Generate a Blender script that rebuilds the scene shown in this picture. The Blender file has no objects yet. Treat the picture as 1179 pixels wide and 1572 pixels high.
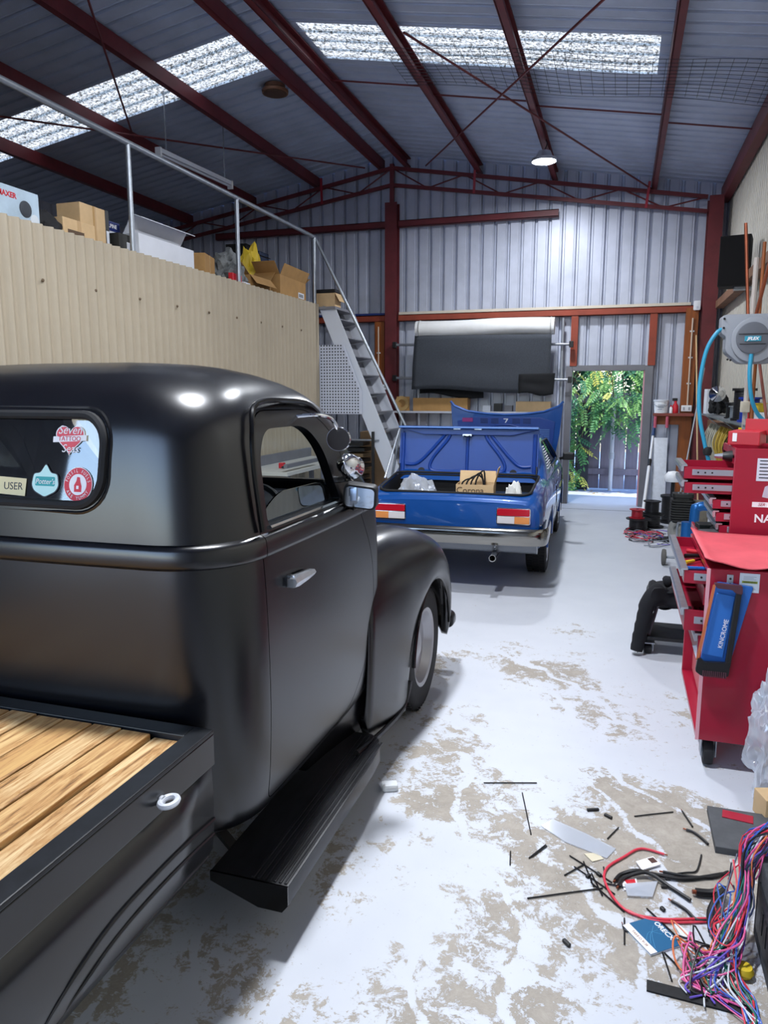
import bpy, bmesh, math, random
from mathutils import Vector, Matrix, noise as mnoise
random.seed(7)
S = bpy.context.scene
COL = S.collection
PI = math.pi

# ------------------------------------------------------------------ camera
cd = bpy.data.cameras.new('camera'); cam = bpy.data.objects.new('camera', cd); COL.objects.link(cam)
cd.sensor_fit = 'VERTICAL'; cd.sensor_height = 24.0; cd.lens = 24.0*1130.0/1572.0
cd.clip_start = 0.02; cd.clip_end = 200
cam.location = (0, 0, 1.68)
cam.rotation_euler = (math.radians(90-9.248), 0, math.radians(17.706))
S.camera = cam

# ------------------------------------------------------------------ sky, sun, exposure
W = bpy.data.worlds.new('sky'); S.world = W; W.use_nodes = True
wn = W.node_tree.nodes; wl = W.node_tree.links
for n in list(wn): wn.remove(n)
sky = wn.new('ShaderNodeTexSky'); sky.sky_type = 'NISHITA'; sky.sun_disc = False
sky.sun_elevation = math.radians(62); sky.sun_rotation = math.radians(200); sky.air_density = 1.0; sky.dust_density = 0.7
bg = wn.new('ShaderNodeBackground'); bg.inputs[1].default_value = 0.85
wo = wn.new('ShaderNodeOutputWorld'); wl.new(sky.outputs[0], bg.inputs[0]); wl.new(bg.outputs[0], wo.inputs[0])
sl = bpy.data.lights.new('sun', 'SUN'); sl.energy = 4.5; sl.angle = math.radians(0.6); sl.color = (1.0, 0.98, 0.94)
sun = bpy.data.objects.new('sun', sl); COL.objects.link(sun)
sun.rotation_euler = Vector((-0.12, 0.16, -1.0)).to_track_quat('-Z', 'Y').to_euler()
S.view_settings.view_transform = 'Standard'; S.view_settings.look = 'None'
S.view_settings.exposure = 0.05; S.view_settings.gamma = 1.0; S.view_settings.use_curve_mapping = False
try:
    S.cycles.max_bounces = 8; S.cycles.transparent_max_bounces = 16
    S.cycles.sample_clamp_indirect = 6.0
except Exception: pass

# ------------------------------------------------------------------ helpers
def hexc(h):
    h = h.lstrip('#'); v = [int(h[i:i+2], 16)/255 for i in (0, 2, 4)]
    return tuple((x/12.92 if x <= .04045 else ((x+.055)/1.055)**2.4) for x in v)
MATS = {}
def M(name, col='#808080', rough=.5, metal=0., var=0., vscale=8., bump=0., bscale=60., emit=0., coat=0., alpha=1., trans=0., ior=1.45, stretch=None, spec=.5):
    if name in MATS: return MATS[name]
    m = bpy.data.materials.new(name); m.use_nodes = True; MATS[name] = m
    nt = m.node_tree; b = nt.nodes['Principled BSDF']
    c = hexc(col) if isinstance(col, str) else col
    b.inputs['Base Color'].default_value = (*c, 1); b.inputs['Roughness'].default_value = rough; b.inputs['Metallic'].default_value = metal
    b.inputs['Coat Weight'].default_value = coat; b.inputs['Alpha'].default_value = alpha
    b.inputs['Transmission Weight'].default_value = trans; b.inputs['IOR'].default_value = ior
    b.inputs['Specular IOR Level'].default_value = spec
    if emit:
        b.inputs['Emission Color'].default_value = (*c, 1); b.inputs['Emission Strength'].default_value = emit
    if var or bump:
        tc = nt.nodes.new('ShaderNodeTexCoord'); mp = nt.nodes.new('ShaderNodeMapping'); nt.links.new(tc.outputs['Object'], mp.inputs[0])
        if stretch: mp.inputs['Scale'].default_value = stretch
    if var:
        nz = nt.nodes.new('ShaderNodeTexNoise'); nz.inputs['Scale'].default_value = vscale; nz.inputs['Detail'].default_value = 6; nz.inputs['Roughness'].default_value = .65
        nt.links.new(mp.outputs[0], nz.inputs['Vector'])
        rp = nt.nodes.new('ShaderNodeValToRGB')
        rp.color_ramp.elements[0].position = .3; rp.color_ramp.elements[1].position = .7
        rp.color_ramp.elements[0].color = (*[max(0, x*(1-var)) for x in c], 1); rp.color_ramp.elements[1].color = (*[min(1, x*(1+var)) for x in c], 1)
        nt.links.new(nz.outputs[0], rp.inputs[0]); nt.links.new(rp.outputs[0], b.inputs['Base Color'])
    if bump:
        n2 = nt.nodes.new('ShaderNodeTexNoise'); n2.inputs['Scale'].default_value = bscale; n2.inputs['Detail'].default_value = 4
        nt.links.new(mp.outputs[0], n2.inputs['Vector'])
        bp = nt.nodes.new('ShaderNodeBump'); bp.inputs['Strength'].default_value = bump; bp.inputs['Distance'].default_value = .01
        nt.links.new(n2.outputs[0], bp.inputs['Height']); nt.links.new(bp.outputs[0], b.inputs['Normal'])
    return m

def tag(o, label=None, cat=None, group=None, kind=None):
    if label: o['label'] = label
    if cat: o['category'] = cat
    if group: o['group'] = group
    if kind: o['kind'] = kind
    return o
def thing(name, label, cat, loc=(0, 0, 0), rz=0, group=None):
    o = bpy.data.objects.new(name, None); o.empty_display_size = .1; COL.objects.link(o)
    o.location = loc; o.rotation_euler = (0, 0, rz)
    return tag(o, label, cat, group)
WL = {}
def worigin(o):
    v = Vector((0, 0, 0))
    while o is not None:
        v = v + Vector(o.location); o = o.parent
    return v

class MB:
    """collects shapes; build() links them as one mesh object"""
    def __init__(s): s.v = []; s.f = []
    def add(s, vs, fs):
        b = len(s.v); s.v += [Vector(p) for p in vs]; s.f += [tuple(b+i for i in f) for f in fs]; return s
    def box(s, c, d, rot=None):
        c = Vector(c); x, y, z = [q/2 for q in d]
        vs = [Vector(p) for p in ((-x,-y,-z),(x,-y,-z),(x,y,-z),(-x,y,-z),(-x,-y,z),(x,-y,z),(x,y,z),(-x,y,z))]
        if rot is not None:
            r = rot if isinstance(rot, Matrix) else Matrix.Rotation(rot, 3, 'Z')
            vs = [r @ p for p in vs]
        return s.add([c+p for p in vs], [(0,3,2,1),(4,5,6,7),(0,1,5,4),(1,2,6,5),(2,3,7,6),(3,0,4,7)])
    def ext(s, x0, x1, y0, y1, z0, z1):
        return s.box(((x0+x1)/2, (y0+y1)/2, (z0+z1)/2), (abs(x1-x0), abs(y1-y0), abs(z1-z0)))
    def bar(s, a, b, w, h, up=(0, 0, 1)):
        a = Vector(a); b = Vector(b); d = b-a; L = d.length
        if L < 1e-6: return s
        d.normalize(); upv = Vector(up)
        if abs(d.dot(upv)) > .98: upv = Vector((0, 1, 0)) if abs(d.y) < .9 else Vector((1, 0, 0))
        sx = d.cross(upv).normalized(); sz = sx.cross(d)
        r = Matrix((sx, d, sz)).transposed()
        return s.box((a+b)/2, (w, L, h), r)
    def tube(s, pts, r, n=8, cap=True, closed=False):
        P = [Vector(p) for p in pts]; k = len(P); rr = r if isinstance(r, (list, tuple)) else [r]*k
        vs = []; prev = None
        for i in range(k):
            if closed: t = P[(i+1) % k]-P[i-1]
            else: t = P[min(i+1, k-1)]-P[max(i-1, 0)]
            if t.length < 1e-9: t = Vector((0, 0, 1))
            t.normalize()
            if prev is None:
                u = t.cross(Vector((0, 0, 1)))
                if u.length < .1: u = t.cross(Vector((1, 0, 0)))
            else:
                u = prev - t*prev.dot(t)
                if u.length < 1e-6: u = t.orthogonal()
            u.normalize(); prev = u; w = t.cross(u)
            for j in range(n):
                a = 2*PI*j/n; vs.append(P[i]+(u*math.cos(a)+w*math.sin(a))*rr[i])
        fs = []
        for i in range(k if closed else k-1):
            i2 = (i+1) % k
            for j in range(n):
                j2 = (j+1) % n; fs.append((i*n+j, i*n+j2, i2*n+j2, i2*n+j))
        if cap and not closed:
            fs.append(tuple(range(n-1, -1, -1))); fs.append(tuple((k-1)*n+j for j in range(n)))
        return s.add(vs, fs)
    def cyl(s, a, b, r0, r1=None, n=16):
        return s.tube([a, b], [r0, r0 if r1 is None else r1], n)
    def lathe(s, prof, o=(0, 0, 0), axis='Z', n=24, closed=False):
        """prof: (radius, height) along axis"""
        o = Vector(o); vs = []
        for (r, h) in prof:
            for j in range(n):
                a = 2*PI*j/n; c, q = r*math.cos(a), r*math.sin(a)
                vs.append(o+(Vector((c, q, h)) if axis == 'Z' else Vector((h, c, q)) if axis == 'X' else Vector((q, h, c))))
        fs = []; k = len(prof)
        for i in range(k if closed else k-1):
            i2 = (i+1) % k
            for j in range(n):
                j2 = (j+1) % n; fs.append((i*n+j, i*n+j2, i2*n+j2, i2*n+j))
        if not closed:
            fs.append(tuple(range(n-1, -1, -1))); fs.append(tuple((k-1)*n+j for j in range(n)))
        return s.add(vs, fs)
    def prism(s, poly, a, b, axis='Z'):
        """poly in the two other axes, extruded from a to b along axis"""
        n = len(poly); mk = {'Z': lambda p, h: (p[0], p[1], h), 'Y': lambda p, h: (p[0], h, p[1]), 'X': lambda p, h: (h, p[0], p[1])}[axis]
        vs = [mk(p, a) for p in poly]+[mk(p, b) for p in poly]
        fs = [tuple(range(n-1, -1, -1)), tuple(range(n, 2*n))]+[(i, (i+1) % n, n+(i+1) % n, n+i) for i in range(n)]
        return s.add(vs, fs)
    def loft(s, rings, closed=True, cap=True):
        n = len(rings[0]); vs = [p for r in rings for p in r]; fs = []
        for i in range(len(rings)-1):
            for j in range(n if closed else n-1):
                j2 = (j+1) % n; fs.append((i*n+j, i*n+j2, (i+1)*n+j2, (i+1)*n+j))
        if cap and closed:
            fs.append(tuple(range(n-1, -1, -1))); fs.append(tuple((len(rings)-1)*n+j for j in range(n)))
        return s.add(vs, fs)
    def grid(s, rows):
        n = len(rows[0]); return s.add([p for r in rows for p in r], [(j*n+i, j*n+i+1, (j+1)*n+i+1, (j+1)*n+i) for j in range(len(rows)-1) for i in range(n-1)])
    def xform(s, m):
        s.v = [m @ p for p in s.v]; return s
    def mesh(s, name, smooth=False, bevel=0., seg=2, fixn=True):
        me = bpy.data.meshes.new(name); bm = bmesh.new()
        vv = [bm.verts.new(p) for p in s.v]
        for f in s.f:
            try: bm.faces.new([vv[i] for i in f])
            except ValueError: pass
        if fixn: bmesh.ops.recalc_face_normals(bm, faces=bm.faces)
        if bevel:
            es = [e for e in bm.edges if len(e.link_faces) == 2 and e.calc_face_angle(0) > .6]
            bmesh.ops.bevel(bm, geom=es, offset=bevel, segments=seg, profile=.6, affect='EDGES', clamp_overlap=True)
        bm.to_mesh(me); bm.free()
        if smooth:
            for p in me.polygons: p.use_smooth = True
            if smooth is not True: me.set_sharp_from_angle(angle=math.radians(smooth))
            else: me.set_sharp_from_angle(angle=math.radians(42))
        return me
    def build(s, name, mat, parent=None, world=True, smooth=False, bevel=0., seg=2, label=None, cat=None, group=None, kind=None, fixn=True, solid=0.):
        if parent is not None and world:
            o0 = worigin(parent); s.v = [p-o0 for p in s.v]
        org = Vector((0, 0, 0))
        if parent is None and s.v:
            mn = Vector([min(p[i] for p in s.v) for i in range(3)]); mx = Vector([max(p[i] for p in s.v) for i in range(3)])
            org = Vector(((mn.x+mx.x)/2, (mn.y+mx.y)/2, mn.z)); s.v = [p-org for p in s.v]
        me = s.mesh(name, smooth, bevel, seg, fixn)
        o = bpy.data.objects.new(name, me); COL.objects.link(o); o.location = org
        if mat: me.materials.append(mat if not isinstance(mat, str) else MATS[mat])
        if parent is not None: o.parent = parent
        if solid:
            md = o.modifiers.new('thickness', 'SOLIDIFY'); md.thickness = solid; md.offset = 0
        return tag(o, label, cat, group, kind)

def copy_tree(o, parent=None):
    c = o.copy(); COL.objects.link(c); c.parent = parent
    for ch in o.children: copy_tree(ch, c)
    return c
def arc(cx, cy, r, a0, a1, n):
    return [(cx+r*math.cos(math.radians(a0+(a1-a0)*i/n)), cy+r*math.sin(math.radians(a0+(a1-a0)*i/n))) for i in range(n+1)]
def rrect(x0, x1, y0, y1, r, n=5):
    return arc(x1-r, y0+r, r, -90, 0, n)+arc(x1-r, y1-r, r, 0, 90, n)+arc(x0+r, y1-r, r, 90, 180, n)+arc(x0+r, y0+r, r, 180, 270, n)
def spline(pts, n=8, closed=False):
    P = [Vector(p) for p in pts]; out = []; k = len(P)
    for i in range(k if closed else k-1):
        if closed: p0, p1, p2, p3 = P[i-1], P[i], P[(i+1) % k], P[(i+2) % k]
        else: p0, p1, p2, p3 = P[max(i-1, 0)], P[i], P[i+1], P[min(i+2, k-1)]
        for j in range(n):
            t = j/n; out.append(.5*((2*p1)+(p2-p0)*t+(2*p0-5*p1+4*p2-p3)*t*t+(3*p1-p0-3*p2+p3)*t**3))
    if not closed: out.append(P[-1])
    return out
def round_poly(pts, rad, n=5):
    """round the corners of a 2D polygon; rad a number or one per corner"""
    out = []; k = len(pts)
    for i in range(k):
        p = Vector(pts[i]).to_2d(); a = Vector(pts[i-1]).to_2d()-p; b = Vector(pts[(i+1) % k]).to_2d()-p
        r = rad[i] if isinstance(rad, (list, tuple)) else rad
        if r <= 0: out.append((p.x, p.y)); continue
        r = min(r, a.length*.49, b.length*.49); A = p+a.normalized()*r; B = p+b.normalized()*r
        for j in range(n+1):
            t = j/n; q = A*(1-t)**2+p*2*t*(1-t)+B*t*t; out.append((q.x, q.y))
    return out
def text(body, size, mat, parent, loc, rot, name='lettering', depth=.0008, align='CENTER', shear=0., world=True, sx=1., spacing=1., bold=0.):
    cu = bpy.data.curves.new(name, 'FONT'); cu.body = body; cu.size = size; cu.extrude = depth; cu.align_x = align; cu.align_y = 'CENTER'; cu.shear = shear
    cu.resolution_u = 3; cu.space_character = spacing; cu.offset = bold
    t = bpy.data.objects.new(name, cu); COL.objects.link(t)
    dg = bpy.context.evaluated_depsgraph_get(); me = bpy.data.meshes.new_from_object(t.evaluated_get(dg))
    bpy.data.objects.remove(t); bpy.data.curves.remove(cu)
    o = bpy.data.objects.new(name, me); COL.objects.link(o); me.materials.clear(); me.materials.append(mat)
    if parent is not None:
        o.parent = parent
        if world: loc = Vector(loc)-worigin(parent)
    o.location = loc; o.rotation_euler = rot; o.scale = (sx, 1, 1)
    return o

# ------------------------------------------------------------------ materials
RED = M('oxide_red_steel', '#602126', .5, 0, .22, 5)
RED2 = M('orange_primer_steel', '#8a3a26', .55, 0, .2, 4)
TIMBER = M('oiled_timber', '#8a4a1c', .55, 0, .3, 3, stretch=(6, 6, .6))
GALV = M('galvanised_steel', '#9aa0a8', .38, .75, .12, 14)
ZINC = M('zincalume_sheet', '#b4b9c8', .45, .2, .12, 2.2)
ZINCR = M('zincalume_roof', '#b2bdd2', .45, .2, .14, 1.6)
CREAM = M('cream_corrugated', '#a79b87', .55, 0, .07, 1.5)
CREAMW = M('pale_wall_sheet', '#c3bfb4', .5, .1, .1, 2)
STEELW = M('white_painted_steel', '#cfd3dc', .5)
GREYP = M('grey_painted_steel', '#6e6e74', .5, 0, .1, 6)
BLACKP = M('black_plastic', '#131316', .45)
BLACKR = M('black_rubber', '#17171a', .75, 0, .2, 20)
CARD = M('brown_cardboard', '#a8814f', .8, 0, .12, 6)
CARD2 = M('pale_cardboard', '#cdae84', .8, 0, .1, 6)
WHITEC = M('white_card', '#d7dae2', .7, 0, .04, 6)
CHROME = M('chrome', '#d8dade', .08, 1.)
ALU = M('brushed_aluminium', '#c4c8d0', .3, .9, .1, 20)
TRED = M('toolbox_red', '#97142f', .32, 0, .08, 2, coat=.3)
WHITE = M('white_plastic', '#e4e6ea', .45)
COPPER = M('copper_pipe', '#8a4a33', .4, .6, .2, 8)
YEL = M('yellow_plastic', '#d8b92c', .5)
BLUEP = M('blue_plastic', '#1f5fae', .45)
RPLA = M('red_plastic', '#c3202e', .4)

def floor_material():
    m = bpy.data.materials.new('worn_painted_concrete'); m.use_nodes = True; nt = m.node_tree; N = nt.nodes; L = nt.links
    b = N['Principled BSDF']; tc = N.new('ShaderNodeTexCoord')
    def nz(scale, det, rough, dist=0., vec=None):
        n = N.new('ShaderNodeTexNoise'); n.inputs['Scale'].default_value = scale; n.inputs['Detail'].default_value = det
        n.inputs['Roughness'].default_value = rough; n.inputs['Distortion'].default_value = dist
        L.new(vec or tc.outputs['Object'], n.inputs['Vector']); return n
    def math_(op, a, b2):
        n = N.new('ShaderNodeMath'); n.operation = op
        for i, q in enumerate((a, b2)):
            if isinstance(q, (int, float)): n.inputs[i].default_value = q
            else: L.new(q, n.inputs[i])
        return n.outputs[0]
    sep = N.new('ShaderNodeSeparateXYZ'); L.new(tc.outputs['Object'], sep.inputs[0])
    # how much traffic has scuffed the paint away: most in the aisle near the roller door, little at the back
    mr = N.new('ShaderNodeMapRange'); L.new(sep.outputs['Y'], mr.inputs[0])
    mr.inputs[1].default_value = 2.0; mr.inputs[2].default_value = 7.2; mr.inputs[3].default_value = .105; mr.inputs[4].default_value = -.13
    mx = N.new('ShaderNodeMapRange'); L.new(sep.outputs['X'], mx.inputs[0])
    mx.inputs[1].default_value = -.35; mx.inputs[2].default_value = .35; mx.inputs[3].default_value = .0; mx.inputs[4].default_value = -.13
    big = nz(1.7, 3, .6).outputs[0]; fine = nz(12, 14, .82, .4).outputs[0]; scr = nz(38, 8, .75, .8).outputs[0]
    s = math_('ADD', math_('MULTIPLY', big, .44), math_('MULTIPLY', fine, .50))
    s = math_('ADD', s, math_('MULTIPLY', scr, .16))
    s = math_('ADD', s, math_('ADD', mr.outputs[0], mx.outputs[0]))
    # scrape arcs
    wv = N.new('ShaderNodeTexWave'); wv.wave_type = 'RINGS'; wv.rings_direction = 'Z'; wv.inputs['Scale'].default_value = 1.1; wv.inputs['Distortion'].default_value = 9
    wv.inputs['Detail'].default_value = 3; wv.inputs['Detail Scale'].default_value = 1.2; L.new(tc.outputs['Object'], wv.inputs['Vector'])
    wr = N.new('ShaderNodeValToRGB'); wr.color_ramp.elements[0].position = .93; wr.color_ramp.elements[1].position = .985; L.new(wv.outputs['Fac'], wr.inputs[0])
    s = math_('SUBTRACT', s, math_('MULTIPLY', wr.outputs[0], .05))
    rp = N.new('ShaderNodeValToRGB'); rp.color_ramp.elements[0].position = .515; rp.color_ramp.elements[1].position = .533; L.new(s, rp.inputs[0])
    conc = N.new('ShaderNodeValToRGB'); conc.color_ramp.elements[0].color = (*hexc('#857d72'), 1); conc.color_ramp.elements[1].color = (*hexc('#aaa298'), 1); L.new(fine, conc.inputs[0])
    conc.color_ramp.elements[0].position = .35; conc.color_ramp.elements[1].position = .65
    pt = N.new('ShaderNodeValToRGB'); pt.color_ramp.elements[0].color = (*hexc('#b6bac4'), 1); pt.color_ramp.elements[1].color = (*hexc('#d0d3da'), 1); L.new(big, pt.inputs[0])
    mix = N.new('ShaderNodeMixRGB'); L.new(rp.outputs[0], mix.inputs[0]); L.new(pt.outputs[0], mix.inputs[1]); L.new(conc.outputs[0], mix.inputs[2])
    # dark specks
    sp = nz(70, 3, .6); spr = N.new('ShaderNodeValToRGB'); spr.color_ramp.elements[0].position = .70; spr.color_ramp.elements[1].position = .74; L.new(sp.outputs[0], spr.inputs[0])
    m2 = N.new('ShaderNodeMixRGB'); L.new(math_('MULTIPLY', spr.outputs[0], .55), m2.inputs[0]); L.new(mix.outputs[0], m2.inputs[1]); m2.inputs[2].default_value = (*hexc('#5c564e'), 1)
    L.new(m2.outputs[0], b.inputs['Base Color'])
    rr = N.new('ShaderNodeMapRange'); L.new(rp.outputs[0], rr.inputs[0]); rr.inputs[3].default_value = .42; rr.inputs[4].default_value = .62; L.new(rr.outputs[0], b.inputs['Roughness'])
    bp = N.new('ShaderNodeBump'); bp.inputs['Strength'].default_value = .25; bp.inputs['Distance'].default_value = .002; bp.invert = True; L.new(rp.outputs[0], bp.inputs['Height']); L.new(bp.outputs[0], b.inputs['Normal'])
    return m
FLOOR = floor_material()

def skylight_material():
    m = bpy.data.materials.new('dirty_fibreglass_sheet'); m.use_nodes = True; nt = m.node_tree; N = nt.nodes; L = nt.links
    for n in list(N): N.remove(n)
    out = N.new('ShaderNodeOutputMaterial'); tl = N.new('ShaderNodeBsdfTranslucent'); df = N.new('ShaderNodeBsdfDiffuse'); mx = N.new('ShaderNodeMixShader')
    tc = N.new('ShaderNodeTexCoord'); nz = N.new('ShaderNodeTexNoise'); nz.inputs['Scale'].default_value = 34; nz.inputs['Detail'].default_value = 8; nz.inputs['Roughness'].default_value = .8
    L.new(tc.outputs['Object'], nz.inputs['Vector'])
    rp = N.new('ShaderNodeValToRGB'); rp.color_ramp.elements[0].position = .44; rp.color_ramp.elements[1].position = .56
    rp.color_ramp.elements[0].color = (.035, .030, .022, 1); rp.color_ramp.elements[1].color = (.52, .50, .45, 1); L.new(nz.outputs[0], rp.inputs[0])
    L.new(rp.outputs[0], tl.inputs[0]); df.inputs[0].default_value = (.6, .62, .62, 1); mx.inputs[0].default_value = .12
    L.new(tl.outputs[0], mx.inputs[1]); L.new(df.outputs[0], mx.inputs[2]); L.new(mx.outputs[0], out.inputs[0])
    return m
SKYL = skylight_material()

# ------------------------------------------------------------------ building shell
XR, XL, YB, YF = 1.28, -8.3, 11.55, -2.6
XRIDGE, ZRIDGE, SLOPE = -3.5, 5.28, .168
def roof(x): return ZRIDGE-SLOPE*abs(x-XRIDGE)
MB().ext(XL-.2, XR+.3, YF-8, 13.0, -.15, 0).build('floor', FLOOR, kind='structure')
GROUND = M('sky_tinted_concrete', '#93a6cc', .8, 0, .14, 2.5, bump=.1, bscale=40)  # blue of the sky put into the ground colour, for the truck's reflection
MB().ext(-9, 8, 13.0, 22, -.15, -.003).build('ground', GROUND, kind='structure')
MB().ext(-40, 40, -60, YF-8, -.15, -.003).build('ground', GROUND, kind='structure')  # unseen front apron, added to reflect in the truck's back panel
jn = MB(); jn.ext(-2.2, 1.2, 10.95, 10.965, -.001, .0012)
jn.build('trim_1', M('joint_filler', '#565b63', .8), kind='structure')

def rib_profile(u0, u1, pitch, depth, kind):
    """(u, offset) pairs of a roll-formed sheet"""
    out = []
    if kind == 'sine':
        n = int((u1-u0)/pitch*8)
        for i in range(n+1):
            u = u0+(u1-u0)*i/n; out.append((u, depth*.5*math.sin(2*PI*(u-u0)/pitch)))
        return out
    u = u0
    while u < u1:
        for du, d in ((0, 0), (.58, 0), (.61, -.12), (.66, -.12), (.69, 0), (.74, 0), (.80, -1), (.93, -1), (.99, 0)):
            if u+du*pitch <= u1: out.append((u+du*pitch, d*depth))
        u += pitch
    out.append((u1, 0)); return out

# back wall with the side-door opening
DX0, DX1, DZ = -.76, .33, 2.02
prof = rib_profile(XL, XR, .2, .055, 'rib')
us = sorted(prof+[(DX0, 0), (DX0+1e-4, 0), (DX1, 0), (DX1-1e-4, 0)])
mb = MB()
for (a, da), (b, db) in zip(us[:-1], us[1:]):
    mid = (a+b)/2; z0 = DZ if DX0 < mid < DX1 else 0
    mb.add([(a, YB-da, z0), (b, YB-db, z0), (b, YB-db, roof(b)), (a, YB-da, roof(a))], [(0, 1, 2, 3)])
mb.build('wall_back', ZINC, kind='structure', fixn=False)
# right wall, ribs standing upright
mb = MB(); pr = rib_profile(YF, YB, .125, .022, 'rib')
for (a, da), (b, db) in zip(pr[:-1], pr[1:]):
    mb.add([(XR-da, a, 0), (XR-db, b, 0), (XR-db, b, roof(XR)), (XR-da, a, roof(XR))], [(0, 1, 2, 3)])
mb.build('wall_right', CREAMW, kind='structure', fixn=False)
mb = MB(); pr = rib_profile(YF, YB, .2, .03, 'rib')
for (a, da), (b, db) in zip(pr[:-1], pr[1:]):
    mb.add([(XL+da, a, 0), (XL+db, b, 0), (XL+db, b, roof(XL)), (XL+da, a, roof(XL))], [(0, 1, 2, 3)])
mb.build('wall_left', ZINC, kind='structure', fixn=False)
# unseen front wall added to darken the loft, opening shaped for the truck's reflection
mb = MB()
pr = rib_profile(XL, XR, .2, .03, 'rib')
for (a, da), (b, db) in zip(pr[:-1], pr[1:]):
    z0 = 3.9 if -5.3 < (a+b)/2 < -.95 else 0
    mb.add([(a, YF+da, z0), (b, YF+db, z0), (b, YF+db, roof(b)), (a, YF+da, roof(a))], [(0, 1, 2, 3)])
mb.build('wall_front_added', ZINC, kind='structure', fixn=False)
# roof sheets run down the slope; the translucent strips sit in a gap between them
SKY0, SKY1 = 7.2, 8.02
def slope_sheet(x0, x1, y0, y1, name, mat, pitch=.19):
    mb = MB(); pr = rib_profile(y0, y1, pitch, .045, 'rib')
    for (a, da), (b, db) in zip(pr[:-1], pr[1:]):
        mb.add([(x0, a, roof(x0)-da), (x0, b, roof(x0)-db), (x1, b, roof(x1)-db), (x1, a, roof(x1)-da)], [(0, 1, 2, 3)])
    return mb.build(name, mat, kind='structure', fixn=False)
for (x0, x1) in ((XRIDGE, XR+.25), (XL-.2, XRIDGE)):
    slope_sheet(x0, x1, YF-.3, SKY0, 'ceiling', ZINCR); slope_sheet(x0, x1, SKY1, YB+.2, 'ceiling', ZINCR)
slope_sheet(.17, XR+.25, SKY0, SKY1, 'ceiling', ZINCR, .205); slope_sheet(XRIDGE, -3.2, SKY0, SKY1, 'ceiling', ZINCR, .205)
slope_sheet(XRIDGE-.25, XRIDGE, SKY0, SKY1, 'ceiling', ZINCR, .205)
slope_sheet(-3.2, .17, SKY0, SKY1, 'window_1', SKYL, .205); slope_sheet(XL-.2, XRIDGE-.25, SKY0, SKY1, 'window_2', SKYL, .205)
# ridge capping above the sheets
MB().add([(XRIDGE-.3, YF-.3, roof(XRIDGE-.3)+.045), (XRIDGE, YF-.3, ZRIDGE+.05), (XRIDGE+.3, YF-.3, roof(XRIDGE+.3)+.045), (XRIDGE-.3, YB+.2, roof(XRIDGE-.3)+.045), (XRIDGE, YB+.2, ZRIDGE+.05), (XRIDGE+.3, YB+.2, roof(XRIDGE+.3)+.045)], [(0, 1, 4, 3), (1, 2, 5, 4)]).build('trim_2', ZINCR, kind='structure', fixn=False)

# purlins: C sections along the shed
def purlin(x, label, twist=0, h=.15, y0=YF):
    zt = roof(x)-.035; s = 1 if x > XRIDGE else -1
    mb = MB()
    mb.box((x, (y0+YB)/2, zt-h/2), (.014, YB-y0, h)); mb.box((x+s*.032, (y0+YB)/2, zt-.007), (.064, YB-y0, .014)); mb.box((x+s*.032, (y0+YB)/2, zt-h+.007), (.064, YB-y0, .014))
    mb.box((x+s*.06, (y0+YB)/2, zt-h+.02), (.008, YB-y0, .03))
    return mb.build('roof_purlin', RED, label=label, cat='roof beam', group='red steel roof purlins', bevel=0)
for x, lab in ((-7.1, 'dark red roof purlin farthest down the left slope above the loft'), (-5.9, 'dark red roof purlin second up from the left eave above the loft rail'), (-4.75, 'dark red roof purlin crossing the left skylight strip midway'),
               (-3.68, 'dark red roof purlin just left of the ridge'), (-3.32, 'red roof purlin just right of the ridge'), (-2.2, 'red roof purlin crossing the right skylight, next after the ridge pair'),
               (-1.1, 'red roof purlin that the round lamp hangs from'), (.26, 'red roof purlin at the right end of the skylight strip')):
    purlin(x, lab)
# eave beams
MB().box((XR-.07, (YF+YB)/2, roof(XR)-.14), (.10, YB-YF, .2)).build('eave_beam', RED, label='dark red eave beam along the top of the right wall', cat='roof beam', bevel=.004)
# hold-down rods between purlins
for x0, x1, yy in ((-2.2, -1.1, 8.6), (-1.1, .26, 8.75), (.26, 1.2, 9.0), (-3.32, -2.2, 8.35)):
    MB().tube([(x0, yy, roof(x0)-.1), (x1, yy+.02, roof(x1)-.1)], .009, 6).build('purlin_strut', RED, label='thin dark rod between roof purlins %s' % {-2.2: 'over the blue car', -1.1: 'near the lit lamp', .26: 'against the right eave', -3.32: 'beside the ridge'}[x0], cat='rod', group='rods between the purlins')
# wind bracing rods under the roof
def rod(a, b, lab, r=.011):
    MB().tube([a, b], r, 6).build('brace_rod', RED, label=lab, cat='brace rod', group='roof bracing rods')
def rp(x, dz=.2): return roof(x)-dz
rod((-2.0, 6.84, rp(-2.0)), (.25, 11.36, rp(.25)), 'red roof bracing rod running down towards the right back corner')
rod((-.10, 5.8, rp(-.10, .225)), (-2.9, 11.1, rp(-2.9, .225)), 'red roof bracing rod running up from right to the ridge')
rod((-4.2, 5.3, rp(-4.2)), (-5.75, 8.1, rp(-5.75)), 'rusty bracing rod crossing the left skylight above the loft')
rod((-7.6, 4.76, rp(-7.6, .225)), (-3.84, 11.08, rp(-3.84, .225)), 'thin rusty bracing rod from loft side towards the ridge at the back')

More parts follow.
